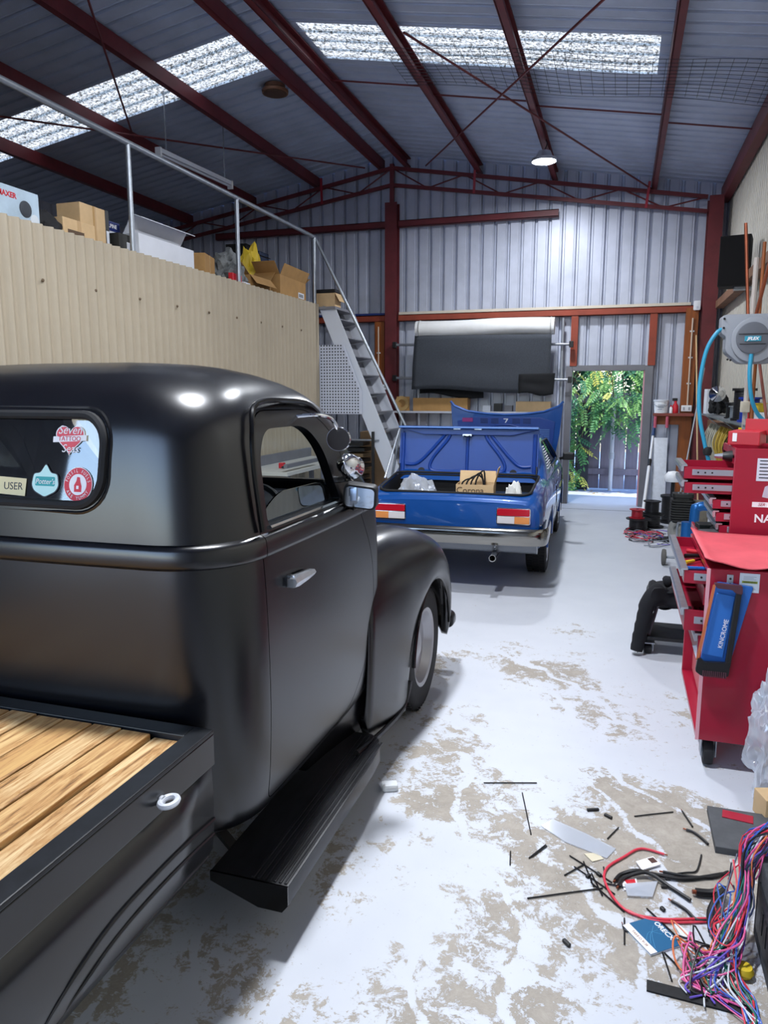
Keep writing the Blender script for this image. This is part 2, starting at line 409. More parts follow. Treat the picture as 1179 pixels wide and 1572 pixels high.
# end truss against the back wall
tr = thing('roof_truss', 'red steel roof truss with zigzag webs across the back gable', 'truss', (XRIDGE, YB-.18, 4.2))
def chord(dz, x0, x1, w=.05, h=.05):
    return MB().bar((x0, YB-.18, roof(x0)-dz), (x1, YB-.18, roof(x1)-dz), w, h)
chord(.235, XRIDGE, .98).build('top_chord', RED, tr); chord(.235, XL+.3, XRIDGE).build('top_chord', RED, tr)
def bz(x): return 4.80-(.155*abs(x-XRIDGE))
for x1 in (.98, XL+.3):
    MB().bar((XRIDGE, YB-.18, bz(XRIDGE)), (x1, YB-.18, bz(x1)), .05, .05).build('bottom_chord', RED, tr)
for s in (1, -1):
    x = XRIDGE; n = 8; w = 4.48/n
    for i in range(n):
        xa, xb = XRIDGE+s*w*i, XRIDGE+s*w*(i+1)
        pa = (xa, YB-.18, roof(xa)-.235) if i % 2 == 0 else (xa, YB-.18, bz(xa)); pb = (xb, YB-.18, bz(xb)) if i % 2 == 0 else (xb, YB-.18, roof(xb)-.235)
        MB().tube([pa, pb], .011, 6).build('web', RED, tr)
MB().ext(XRIDGE-.03, XRIDGE+.03, YB-.21, YB-.15, 4.5, 5.1).build('king_post', RED, tr)
for x in (-4.62, -2.2, .22):
    MB().bar((x, YB-.30, roof(x)-.13), (x-.03, YB-.2, bz(x)-.02), .035, .012, up=(0, 1, 0)).build('fly_brace', M('bright_red_paint', '#8c1026', .45), tr)
# columns and girts of the back wall
def column(x0, x1, y0, y1, z0, z1, name, label, mat=RED, cat='column'):
    """H section"""
    mb = MB(); xm = (x0+x1)/2; t = .012
    mb.ext(x0, x1, y0, y0+t, z0, z1); mb.ext(x0, x1, y1-t, y1, z0, z1); mb.ext(xm-t/2, xm+t/2, y0+t, y1-t, z0, z1)
    return mb.build(name, mat, label=label, cat=cat)
column(-3.61, -3.42, YB-.2, YB-.04, 0, 4.55, 'steel_column', 'dark red steel column in the middle of the back wall')
column(.99, 1.17, YB-.36, YB-.05, 0, roof(1.08)-.24, 'steel_column', 'dark red steel column in the right back corner')
def girt(x0, x1, z, label, h=.1, mat=RED2, name='wall_girt', y=YB-.05, d=.08):
    mb = MB(); mb.ext(x0, x1, y-d, y, z-h/2, z-h/2+.01); mb.ext(x0, x1, y-d, y, z+h/2-.01, z+h/2); mb.ext(x0, x1, y-d, y-d+.01, z-h/2, z+h/2)
    return mb.build(name, mat, label=label, cat='wall beam')
girt(-3.41, .98, 2.83, 'orange-red horizontal wall beam above the door and carpet roll')
girt(-6.5, -3.62, 2.83, 'red horizontal wall beam behind the stair, blue strip on top')
MB().ext(-6.5, -3.62, YB-.13, YB-.05, 2.885, 2.915).build('beam_strip', M('blue_paint', '#22336e', .5), label='blue painted strip lying on the red wall beam behind the stair', cat='strip')
MB().ext(-3.41, .86, YB-.10, YB-.04, 2.885, 2.925).build('beam_strip', M('pale_board', '#c9c2b2', .6, 0, .08, 4), label='pale timber strip lying on the orange-red beam over the door', cat='strip')
girt(-3.41, -1.0, 4.24, 'dark red horizontal beam high on the back gable, right of the column', mat=RED, y=YB-.06)
girt(-6.6, -3.62, 4.24, 'dark red horizontal beam high on the back gable, left of the column', mat=RED, y=YB-.06)
# studs
MB().ext(-.76, -.66, YB-.13, YB-.05, 2.06, 2.78).build('wall_stud', RED2, label='short orange-red stud above the left door jamb', cat='stud', bevel=.003)
MB().ext(.33, .43, YB-.13, YB-.05, 2.06, 2.78).build('wall_stud', RED2, label='short orange-red stud above the right door jamb', cat='stud', bevel=.003)
MB().ext(-3.80, -3.64, YB-.14, YB-.05, 0, 2.78).build('timber_post', TIMBER, label='orange timber post left of the middle steel column', cat='post', bevel=.003)
MB().ext(.80, .965, YB-.17, YB-.05, 0, 2.84).build('timber_post', TIMBER, label='orange-brown timber post beside the right corner column', cat='post', bevel=.003)
for x, zz in ((-3.72, (.0, 2.7)), (.89, (1.5, 2.7))):
    cn = thing('conduit', 'thin pale conduit up the orange timber post %s' % ('near the stair' if x < 0 else 'by the right corner'), 'conduit', (x, YB-.18, zz[0]))
    MB().tube([(x, YB-.19, zz[0]), (x, YB-.19, zz[1])], .011, 8).build('pipe', M('pale_conduit', '#cdb9a6', .5), cn)
    for k in range(3):
        z = zz[0]+(.25+.3*k)*(zz[1]-zz[0]); MB().ext(x-.028, x+.028, YB-.19, YB-.168, z-.01, z+.01).build('saddle', STEELW, cn)
# side door frame
df = tag(bpy.data.objects.new('door_1', None), 'grey steel frame of the open side doorway', kind='structure'); COL.objects.link(df); df.location = ((DX0+DX1)/2, YB, 0)
MB().ext(DX0-.05, DX0+.04, YB-.12, YB+.06, 0, DZ+.04).build('jamb', GREYP, df, bevel=.004)
MB().ext(DX1-.03, DX1+.08, YB-.12, YB+.06, 0, DZ+.04).build('jamb', GREYP, df, bevel=.004)
MB().ext(DX0+.04, DX1-.03, YB-.12, YB+.06, DZ-.03, DZ+.05).build('head', GREYP, df, bevel=.004)
MB().ext(DX1-.045, DX1-.03, YB-.09, YB+.05, .01, DZ-.03).build('door_stop', M('pink_primer', '#c98f97', .6), df)
# right wall girts
for z, lab in ((2.85, 'dusty timber wall beam along the right wall above the hose reel'), (1.25, 'timber wall beam along the right wall behind the cables')):
    MB().ext(1.15, 1.255, 4.2, YB-.36, z-.05, z+.05).build('wall_girt', M('dusty_timber', '#7d5a44', .7, 0, .3, 5), label=lab, cat='wall beam', bevel=.004)

# ------------------------------------------------------------------ loft (mezzanine) on the left
XM, YM, ZM = -3.9, 9.33, 2.83
YM0 = 1.2   # where the loft starts
mb = MB(); pr = rib_profile(YM0, YM, .105, .034, 'sine')
for (a, da), (b, db) in zip(pr[:-1], pr[1:]):
    mb.add([(XM+da, a, 0), (XM+db, b, 0), (XM+db, b, ZM), (XM+da, a, ZM)], [(0, 1, 2, 3)])
mb.build('wall_mezzanine', CREAM, kind='structure', fixn=False, smooth=True)
mb = MB(); mb.ext(XL+.1, XM-.02, YM0, YM-.02, ZM-.16, ZM-.06)
mb.build('floor_loft', M('loft_board', '#5a4a3a', .7, 0, .15, 3), kind='structure')
MB().ext(XL+.1, XM-.02, YM-.04, YM, 0, ZM-.16).build('wall_mezzanine_end', CREAM, kind='structure')
MB().ext(XL+.1, XM-.02, YM0, YM0+.04, 0, 4.3).build('wall_mezzanine_front', CREAM, kind='structure')
# fixing screws on the cladding
for i in range(9):
    y = 4.35+i*.55
    MB().lathe([(.012, 0), (.012, .006), (.006, .012)], (XM+.011, y, 2.45), 'X', 8).build('screw', M('rusty_screw', '#6b5a48', .6, .4), bpy.data.objects['wall_mezzanine'])
rl = thing('loft_railing', 'galvanised pipe handrail along the loft edge and down the stair', 'railing', (XM-.03, 7, ZM))
R = .024
MB().tube([(XM-.03, 1.5, 3.68), (XM-.03, 9.33, 3.68)], R, 10).build('top_rail', GALV, rl, smooth=True)
for y in (3.6, 5.45, 7.25, 9.30):
    MB().tube([(XM-.03, y, ZM-.3), (XM-.03, y, 3.67)], R*.95, 10).build('post', GALV, rl, smooth=True)
MB().tube([(XM-.03, 9.33, 3.68), (-2.72, 9.36, 1.30), (-2.62, 9.36, 1.1)], R*.8, 10).build('stair_rail', GALV, rl, smooth=True)
MB().tube([(-2.95, 9.38, .2), (-2.74, 9.36, 1.32)], R*.7, 8).build('newel_post', GALV, rl, smooth=True)
st = thing('loft_stair', 'steep grey steel stair from the loft down to the floor', 'stair', (-3.3, 9.7, 0))
x_t, z_t, x_b, z_b = -3.80, 2.80, -2.62, .02
def stairx(z): return x_b+(x_t-x_b)*(z-z_b)/(z_t-z_b)
for yy in (9.40, 10.12):
    w = .115
    MB().prism([(x_t-w, z_t), (x_t+w, z_t), (x_b+w, z_b), (x_b-w, z_b)], yy, yy+.012, 'Y').build('stringer', STEELW, st)
TREAD = M('grey_tread_plate', '#85868c', .5, .4, .12, 9)
for i in range(11):
    z = 2.62-.243*i; x = stairx(z)
    mb = MB(); a = math.radians(-8)
    mb.box((x+.01, 9.766, z), (.22, .70, .012), Matrix.Rotation(a, 3, 'Y')); mb.box((x-.10, 9.766, z+.105), (.008, .70, .20), Matrix.Rotation(math.radians(-22), 3, 'Y'))
    mb.build('tread', TREAD, st)
# pegboard hung on the stair side
def pegboard():
    pg = thing('pegboard', 'white perforated pegboard panel hung beside the loft stair', 'pegboard', (-3.6, 9.32, 1.39))
    MB().prism([(-3.93, 1.39), (-3.30, 1.39), (-3.30, 1.68), (-3.55, 2.30), (-3.93, 2.30)], 9.345, 9.36, 'Y').build('panel', M('pegboard_white', '#c9cddb', .5), pg)
    mb = MB()
    for i in range(16):
        for j in range(23):
            x, z = -3.905+.040*i, 1.41+.040*j
            if z > 1.68 and x > -3.32-(z-1.68)*.40: continue
            if z > 2.29 or x > -3.31: continue
            mb.ext(x-.009, x+.009, 9.342, 9.3446, z-.009, z+.009)
    mb.build('hole', M('peg_hole_dark', '#33363f', .8), pg, kind='stuff')
pegboard()

# ------------------------------------------------------------------ lamps the shed is lit by
def highbay(x, y, z, label, power):
    t = thing('highbay_lamp', label, 'lamp', (x, y, z))
    MB().lathe([(.03, .13), (.075, .12), (.10, .06), (.15, .035), (.155, 0), (.145, 0), (.14, .018), (.0, .018)], (0, 0, 0), n=28).build('housing', M('lamp_housing', '#c9ccd4', .4, .6), t, world=False, smooth=True)
    MB().lathe([(.138, .016), (.138, .006), (.0, .004)], (0, 0, 0), n=28).build('diffuser', M('led_diffuser', (.93, .96, 1.0), .4, emit=60), t, world=False)
    zz = roof(x)-.18-z
    MB().tube(spline([(0, 0, .13), (.03, 0, .13+zz*.4), (-.02, 0, .13+zz*.7), (0, 0, zz)], 5), .006, 6).build('hanging_cord', BLACKP, t, world=False)
    l = bpy.data.lights.new('led', 'AREA'); l.shape = 'DISK'; l.size = .26; l.energy = power; l.color = (.90, .94, 1.0)
    lo = bpy.data.objects.new('led_light', l); COL.objects.link(lo); lo.parent = t; lo.location = (0, 0, -.01)
    return t
highbay(-1.05, 9.75, 4.47, 'lit round high-bay lamp hanging near the back gable', 100)
highbay(-1.05, 5.2, 4.47, 'round high-bay lamp over the aisle beside the blue car', 90)
highbay(-1.08, 2.5, 4.47, 'round high-bay lamp over the black truck', 205)
# batten light and small fittings under the left slope
bt = thing('batten_light', 'unlit white tube batten light under the left roof slope', 'light fitting', (-5.1, 8.6, 4.55))
MB().bar((-5.05, 7.55, 4.34), (-4.95, 9.0, 4.34), .06, .05).build('tray', STEELW, bt, bevel=.004)
MB().tube([(-5.05, 7.6, 4.30), (-4.95, 8.95, 4.30)], .014, 8).build('tube', M('unlit_tube', '#c6cdd8', .3), bt)
for f in (0, 1): MB().box((-5.05+.1*f, 7.56+1.42*f, 4.32), (.07, .03, .1)).build('end_cap', WHITE, bt)
for f in (.1, .9): MB().tube([(-5.05+.1*f, 7.55+1.45*f, 4.36), (-5.05+.1*f, 7.55+1.45*f, roof(-5)-.03)], .006, 5).build('hanger', GALV, bt)
vt = thing('roof_vent', 'round brown roof vent cap under the left slope near the ridge', 'vent', (-4.0, 8.38, roof(-4.0)-.10))
MB().lathe([(.15, 0), (.155, .03), (.12, .05), (.12, .09)], (0, 0, 0), n=24).build('cap', M('rust_brown', '#7c5640', .5, .3, .2, 9), vt, world=False, smooth=True)
MB().lathe([(.11, -.012), (.135, -.006), (.135, .002), (.11, .004)], (0, 0, 0), n=24).build('rim', M('dark_rust', '#4a3428', .6), vt, world=False)
# bird mesh under the right skylight
mb = MB()
def wz(x, y): return roof(x)-.20-.02*math.sin(x*3+y*2)
for i in range(0, 12):
    y = 7.12+i*.085
    mb.tube([(x*.15-2.3, y, wz(x*.15-2.3, y)) for x in range(0, 24)], .0022, 4, cap=False)
for i in range(0, 33):
    x = -2.3+i*.105
    mb.tube([(x, 7.12+k*.1, wz(x, 7.12+k*.1)) for k in range(0, 10)], .0022, 4, cap=False)
mb.build('wire_mesh', M('dark_wire', '#2a2c33', .5, .5), label='sagging dark wire mesh hung below the right skylight strip', cat='wire mesh')

# ------------------------------------------------------------------ outside the side door: fence and overhanging climber
fn = thing('paling_fence', 'weathered grey paling fence outside the side doorway', 'fence', (-.3, 13.35, 0))
PAL = [M('weathered_paling_a', '#7d7684', .8, 0, .15, 3, stretch=(8, 8, .7)), M('weathered_paling_b', '#8d8692', .8, 0, .15, 3, stretch=(8, 8, .7)), M('weathered_paling_c', '#6e6876', .8, 0, .15, 3, stretch=(8, 8, .7))]
for i in range(17):
    x = -2.1+i*.21; h = 1.62+random.uniform(-.02, .03)
    MB().box((x, 13.35+random.uniform(-.006, .006), h/2+.02), (.2, .02, h)).build('paling', PAL[i % 3], fn)
for z in (.32, 1.3): MB().ext(-2.2, 1.4, 13.27, 13.33, z-.05, z+.05).build('fence_rail', PAL[2], fn, bevel=.004)
pp = thing('downpipe', 'pale standing pipe in front of the grey paling fence', 'pipe', (-.12, 13.2, 0))
MB().tube([(-.12, 13.2, 0), (-.12, 13.2, 1.75)], .035, 12).build('pipe', M('pale_pipe', '#b9bac2', .5), pp, smooth=True)
MB().lathe([(.045, .55), (.045, .66)], (-.12, 13.2, 0), n=12).build('coupling', M('pale_pipe2', '#a5a6ae', .5), pp)
MB().ext(-.68, -.50, 13.22, 13.26, 0, 1.5).build('dark_board', M('dark_board', '#2d2f3a', .6), label='narrow dark board leaning on the paling fence', cat='board')
tree = thing('climbing_tree', 'leafy green climber with pinnate leaves hanging over the fence', 'tree', (-.5, 13.9, 0))
MB().tube(spline([(-.9, 13.55, 0), (-.85, 13.5, .8), (-.95, 13.55, 1.6), (-.5, 13.6, 2.3), (.3, 13.6, 2.6)], 6), [.04]*25, 8).build('trunk', M('bark', '#5b4c3c', .8, 0, .3, 12), tree, smooth=True)
for pts in ([(-.8, 13.5, 1.9), (-.6, 13.2, 1.5), (-.62, 13.1, .9)], [(.1, 13.5, 2.5), (.0, 13.1, 2.1), (.05, 13.0, 1.5)], [(-.5, 13.5, 2.3), (-.2, 13.1, 2.0), (-.12, 13.05, 1.4)], [(.4, 13.5, 2.6), (.35, 13.1, 2.2), (.38, 13.05, 1.7)]):
    MB().tube(spline(pts, 6), .008, 5).build('stem', MATS['bark'], tree)
def frond_mesh(n=13, L=.34):
    mb = MB(); 
    mb.tube([(0, 0, 0), (0, L*.5, .01), (0, L, -.03)], .002, 4)
    def leaflet(x, y, z, ang, l, w):
        c, s = math.cos(ang), math.sin(ang)
        pts = [(0, 0, 0), (w*.5, l*.35, .004), (w*.35, l*.75, 0), (0, l, -.008), (-w*.35, l*.75, 0), (-w*.5, l*.35, .004)]
        mb.add([(x+p[0]*c-p[1]*s, y+p[0]*s+p[1]*c, z+p[2]) for p in pts], [(0, 1, 2, 3), (0, 3, 4, 5)])
    for i in range(n//2):
        y = L*(.15+.8*i/(n//2)); l = .085*(1-.25*abs(i/(n//2)-.4)*2)
        leaflet(0, y, -.03*(y/L)**2, math.radians(62), l, .034); leaflet(0, y+.008, -.03*(y/L)**2, math.radians(-62), l, .034)
    leaflet(0, L, -.03, 0, .085, .034)
    return mb.mesh('leaf_frond', fixn=False)
def leafmat(n, c):
    m = M(n, c, .5, 0, .25, 7); b = m.node_tree.nodes['Principled BSDF']; b.inputs['Subsurface Weight'].default_value = 0
    return m
LM = [leafmat('leaf_green', '#5f9a5c'), leafmat('leaf_light', '#93c06c'), leafmat('leaf_yellow', '#d9d668'), leafmat('leaf_dark', '#3f7a56')]
FR = []
for m in LM:
    me = frond_mesh(); me.materials.append(m); FR.append(me)
rnd = random.Random(3)
def put_frond(x, y, z, k):
    o = bpy.data.objects.new('leaf_frond', FR[k]); COL.objects.link(o); o.parent = tree
    o.location = (x+.5, y-13.9, z); s = rnd.uniform(.75, 1.25); o.scale = (s, s, s)
    o.rotation_euler = (rnd.uniform(-1.5, -.3), rnd.uniform(-.5, .5), PI+rnd.uniform(-1.6, 1.6))
for i in range(300):
    t = rnd.random()
    if t < .50:   # canopy across the doorway head
        x = rnd.uniform(-1.1, .75); z = rnd.uniform(1.38+.12*math.sin(x*5), 2.5); y = 13.25+rnd.uniform(-.45, .35)
    elif t < .80:  # left curtain to the ground
        z = rnd.uniform(.12, 1.7); x = -.86+rnd.uniform(-.28, .22+.1*math.sin(z*4)); y = 13.15+rnd.uniform(-.2, .2)
    else:          # hanging sprays
        k = rnd.choice(((-.12, 1.15), (.02, .95), (.33, 1.25), (-.35, 1.3))); z = rnd.uniform(k[1], 1.7); x = k[0]+rnd.uniform(-.10, .10); y = 12.98+rnd.uniform(-.12, .12)
    k = 2 if (z > 1.65 and rnd.random() < .22) else rnd.choice((0, 0, 1, 1, 3))
    if z < .8 and rnd.random() < .2: k = 2
    put_frond(x, y, z, k)
fo = MB(); src = FR[3]
for i in range(1500):
    x, y, z = rnd.uniform(-3.0, 2.0), rnd.uniform(13.6, 14.6), rnd.uniform(1.0, 3.4); sc = rnd.uniform(.9, 1.6)
    mm = Matrix.Translation((x, y, z)) @ Matrix.Rotation(PI+rnd.uniform(-1.6, 1.6), 4, 'Z') @ Matrix.Rotation(rnd.uniform(-1.5, -.3), 4, 'X') @ Matrix.Scale(sc, 4)
    fo.add([mm @ v.co for v in src.vertices], [tuple(p.vertices) for p in src.polygons])
fo.build('foliage', LM[3], tree, kind='stuff', fixn=False)
# leaf litter
for i in range(16):
    mb = MB(); x, y = rnd.uniform(-.95, .1), rnd.uniform(12.5, 13.2); a = rnd.uniform(0, 6)
    mb.box((x, y, .004), (.05, .025, .004), a)
    mb.build('fallen_leaf', M('dry_leaf', '#b99c6a', .8), label='dry fallen leaf on the concrete outside the doorway', cat='leaf', group='fallen leaves outside the door')

# ================================================================== black pickup truck
SATIN = M('satin_black_paint', '#06070d', .27, 0, .12, 30, spec=.8)
GLOSSB = M('gloss_black_trim', '#08080a', .18)
DARKIN = M('dark_cab_interior', '#0b0b0c', .8)
def glass_mat(name, tint=(.82, .88, .9), fac=.86):
    m = bpy.data.materials.new(name); m.use_nodes = True; nt = m.node_tree; N = nt.nodes
    for n in list(N): N.remove(n)
    o = N.new('ShaderNodeOutputMaterial'); t = N.new('ShaderNodeBsdfTransparent'); g = N.new('ShaderNodeBsdfGlossy'); mx = N.new('ShaderNodeMixShader'); fr = N.new('ShaderNodeFresnel'); ma = N.new('ShaderNodeMath')
    t.inputs[0].default_value = (*tint, 1); g.inputs[0].default_value = (.9, .95, 1, 1); g.inputs['Roughness'].default_value = .03; fr.inputs[0].default_value = 1.5
    ma.operation = 'ADD'; ma.inputs[1].default_value = 1-fac-.04; nt.links.new(fr.outputs[0], ma.inputs[0]); nt.links.new(ma.outputs[0], mx.inputs[0]); nt.links.new(t.outputs[0], mx.inputs[1]); nt.links.new(g.outputs[0], mx.inputs[2]); nt.links.new(mx.outputs[0], o.inputs[0])
    return m
GLASS = glass_mat('window_glass')
TX = -1.735
truck = thing('pickup_truck', 'satin black vintage pickup truck with wooden tray parked at left', 'truck', (TX, 2.4, 0))

def bool_mesh(me, cutters):
    """me minus / intersect a list of (MB, op)"""
    a = bpy.data.objects.new('tmp', me); COL.objects.link(a); tmp = [a]
    for mb, op in cutters:
        c = bpy.data.objects.new('tmpc', mb.mesh('tmpc')); COL.objects.link(c); tmp.append(c)
        md = a.modifiers.new('b', 'BOOLEAN'); md.object = c; md.operation = op; md.solver = 'EXACT'
    dg = bpy.context.evaluated_depsgraph_get(); dg.update()
    out = bpy.data.meshes.new_from_object(a.evaluated_get(dg))
    for t in tmp: bpy.data.objects.remove(t)
    return out
def obj_from(me, name, mat, parent, ang=35):
    o = bpy.data.objects.new(name, me); COL.objects.link(o); o.parent = parent; o.location = -worigin(parent)
    me.materials.clear(); me.materials.append(mat)
    for p in me.polygons: p.use_smooth = True; p.material_index = 0
    me.set_sharp_from_angle(angle=math.radians(ang)); return o

CABT = [  # z, half width, rear y, front y, rear corner radius, front corner radius
 (.36, .70, 1.74, 2.96, .24, .10), (.40, .735, 1.69, 2.98, .26, .10), (.48, .755, 1.665, 2.99, .27, .10), (.65, .768, 1.645, 3.0, .27, .10), (.90, .776, 1.635, 3.0, .27, .10),
 (1.12, .776, 1.632, 3.0, .27, .12), (1.25, .770, 1.635, 2.99, .27, .14), (1.33, .758, 1.643, 2.93, .26, .18), (1.42, .748, 1.655, 2.85, .26, .2), (1.52, .735, 1.672, 2.77, .26, .22), (1.59, .718, 1.69, 2.71, .26, .24),
 (1.645, .690, 1.72, 2.65, .26, .26), (1.69, .645, 1.765, 2.58, .26, .26), (1.725, .58, 1.83, 2.50, .26, .26), (1.752, .49, 1.92, 2.41, .22, .22), (1.77, .36, 2.02, 2.31, .13, .13), (1.777, .2, 2.10, 2.22, .05, .05)]
def cab_row(z, off=0.):
    T = CABT; i = 0
    while i < len(T)-2 and z > T[i+1][0]: i += 1
    p0, p1, p2, p3 = T[max(i-1, 0)], T[i], T[i+1], T[min(i+2, len(T)-1)]
    t = (z-p1[0])/(p2[0]-p1[0]); h = p2[0]-p1[0]; r = []
    for k in range(1, 6):
        m1 = (p2[k]-p0[k])/(p2[0]-p0[0]) if p2[0] > p0[0] else 0; m2 = (p3[k]-p1[k])/(p3[0]-p1[0])
        r.append((2*t**3-3*t*t+1)*p1[k]+(t**3-2*t*t+t)*h*m1+(-2*t**3+3*t*t)*p2[k]+(t**3-t*t)*h*m2)
    hw, yr, yf, rr, rf = r; hw += off; yr -= off; yf += off; P = []
    rr = min(rr, hw*.9, (yf-yr)*.45); rf = min(rf, hw*.9, (yf-yr)*.45)
    def sup(a, e=2.35): return abs(a)**(2/e)
    for j in range(9): x = (hw-rr)*j/9; P.append((x, yr+.022*(x/hw)**2*(yf-yr)/1.3))
    yb = yr+.022*((hw-rr)/hw)**2*(yf-yr)/1.3
    for j in range(17):
        a = PI/2*j/16; P.append((hw-rr+rr*sup(math.sin(a)), yb+rr-rr*sup(math.cos(a))))
    ys0, ys1 = yb+rr, yf-rf
    for j in range(1, 14): t = j/14; P.append((hw+.006*math.sin(PI*t), ys0+(ys1-ys0)*t))
    for j in range(11):
        a = PI/2*j/10; P.append((hw-rf+rf*math.cos(a), yf-rf+rf*math.sin(a)))
    for j in range(1, 6): P.append(((hw-rf)*(1-j/6), yf))
    full = [(TX+x, y, z) for x, y in P]+[(TX, yf, z)]+[(TX-x, y, z) for x, y in reversed(P[1:])]
    return full
def cab_zs(z0, z1):
    zs = [z0+(z1-z0)*i/64 for i in range(65)]; zs = [z for z in zs if not 1.19 < z < 1.295]
    zs += [1.195, 1.205, 1.209, 1.214, 1.222, 1.24, 1.258, 1.266, 1.271, 1.275, 1.288]
    zs += [1.74, 1.76, 1.768, 1.7735]; zs = sorted(set(round(z, 4) for z in zs if z <= z1)); return zs
def belt(z):
    if z <= 1.207 or z >= 1.273: return 0.
    u = abs(z-1.24)/.033; return .016*math.sqrt(max(0, 1-u**4))
def nested(outer, inner, name):
    """hollow solid: an outer closed skin and an inner one facing inwards"""
    me = outer.mesh(name); im = inner.mesh(name+'_in'); bm = bmesh.new(); bm.from_mesh(im); bmesh.ops.reverse_faces(bm, faces=bm.faces); bm.from_mesh(me)
    bm.to_mesh(me); bm.free(); bpy.data.meshes.remove(im); return me
shell = nested(MB().loft([cab_row(z, belt(z)) for z in cab_zs(.36, 1.777)]), MB().loft([cab_row(z, -.035) for z in cab_zs(.40, 1.735)]), 'cab_shell')
def sideprism(poly, side, x0=.55, x1=.95):
    return MB().prism(poly, TX+side*x0, TX+side*x1, 'X')
DOOR = round_poly([(1.905, .42), (1.895, .75), (1.868, 1.24), (1.875, 1.50), (1.955, 1.628), (2.36, 1.625), (2.53, 1.52), (2.66, 1.27), (2.84, 1.02), (2.87, .80), (2.80, .58), (2.62, .42)], [.05, 0, 0, .06, .10, .12, .08, .05, .12, .1, .12, .08])
def inset(poly, d):
    c = Vector((sum(p[0] for p in poly)/len(poly), sum(p[1] for p in poly)/len(poly))); out = []; n = len(poly)
    for i in range(n):
        a, b = Vector(poly[i-1]), Vector(poly[(i+1) % n]); t = (b-a)
        if t.length < 1e-9: out.append(poly[i]); continue
        t.normalize(); nn = Vector((-t.y, t.x)); p = Vector(poly[i])
        if nn.dot(c-p) < 0: nn = -nn
        out.append(tuple(p+nn*d))
    return out
WIN = round_poly([(1.925, 1.292), (1.93, 1.50), (1.99, 1.572), (2.28, 1.572), (2.40, 1.48), (2.50, 1.292)], [.02, .06, .06, .09, .06, .015])
def frontprism(x0, x1, z0, z1, r, y0, y1): return MB().prism(rrect(x0, x1, z0, z1, r, 6), y0, y1, 'Y')
RW = (TX-.40, TX+.40, 1.372, 1.618)
door_me = bool_mesh(shell.copy(), [(sideprism(inset(DOOR, .0035), 1), 'INTERSECT'), (sideprism(WIN, 1), 'DIFFERENCE')])
WINL = round_poly([(1.925, 1.292), (1.93, 1.50), (1.99, 1.585), (2.36, 1.585), (2.46, 1.50), (2.60, 1.292)], [.02, .06, .06, .09, .06, .015])
doorl_me = bool_mesh(shell.copy(), [(sideprism(inset(DOOR, .0035), -1), 'INTERSECT'), (sideprism(WINL, -1), 'DIFFERENCE')])
cab_me = bool_mesh(shell, [(sideprism(DOOR, 1), 'DIFFERENCE'), (sideprism(DOOR, -1), 'DIFFERENCE'), (frontprism(*RW, .085, 1.4, 2.0), 'DIFFERENCE'), (frontprism(TX-.60, TX-.02, 1.31, 1.585, .06, 2.55, 3.3), 'DIFFERENCE'), (frontprism(TX+.02, TX+.60, 1.31, 1.585, .06, 2.55, 3.3), 'DIFFERENCE')])
cab = obj_from(cab_me, 'cab', SATIN, truck)
door = obj_from(door_me, 'door', SATIN, truck); doorl = obj_from(doorl_me, 'door', SATIN, truck)
def cab_y(z, rear=True):
    r = cab_row(z); return min(p[1] for p in r) if rear else max(p[1] for p in r)
def side_x(z): return max(p[0] for p in cab_row(z))
def rear_pt(x, z, out=0.):
    """point on the cab's back panel"""
    r = cab_row(z); n = len(r)//2; best = min(r[:28] if x >= TX else r[-28:], key=lambda p: abs(p[0]-x)); return Vector((x, best[1]-out, z))
# rear window gasket, glass and stickers
def ringpts(x0, x1, z0, z1, r, d): return [rear_pt(x, z, d) for x, z in rrect(x0, x1, z0, z1, r, 8)]
rw = tag(MB().tube(ringpts(RW[0], RW[1], RW[2], RW[3], .085, .002), .013, 8, closed=True).build('window_gasket', BLACKR, truck, smooth=True), 'black rubber gasket of the rear window')
MB().tube(ringpts(RW[0]-.02, RW[1]+.02, RW[2]-.02, RW[3]+.02, .10, -.002), .006, 6, closed=True).build('window_lip', SATIN, truck, smooth=True)
def panel_y(z): return 1.690+(z-1.5)*.19
gl = MB(); pl = rrect(RW[0], RW[1], RW[2], RW[3], .085, 8); k = len(pl)
gl.add([(x, panel_y(z), z) for x, z in pl], [tuple(range(k))])
rglass = gl.build('rear_glass', GLASS, truck, fixn=False)
STW = M('sticker_white', '#e8e6ea', .5); STR = M('sticker_red', '#cf2a3e', .5); STT = M('sticker_teal', '#2f9ea0', .5); STY = M('sticker_cream', '#d9cba0', .5); STK = M('sticker_dark', '#2b2f3a', .5); STP = M('sticker_pale_teal', '#bfe3e0', .5)
def flat(poly, d, name, mat, parent, d2=.0):
    mb = MB(); mb.add([(x, panel_y(z)-d, z) for x, z in poly], [tuple(range(len(poly)))])
    return mb.build(name, mat, parent, fixn=False)
def ell(cx, cz, rx, rz, n=32): return [(cx+rx*math.cos(2*PI*i/n), cz+rz*math.sin(2*PI*i/n)) for i in range(n)]
TILT = (PI/2-.19, 0, 0)
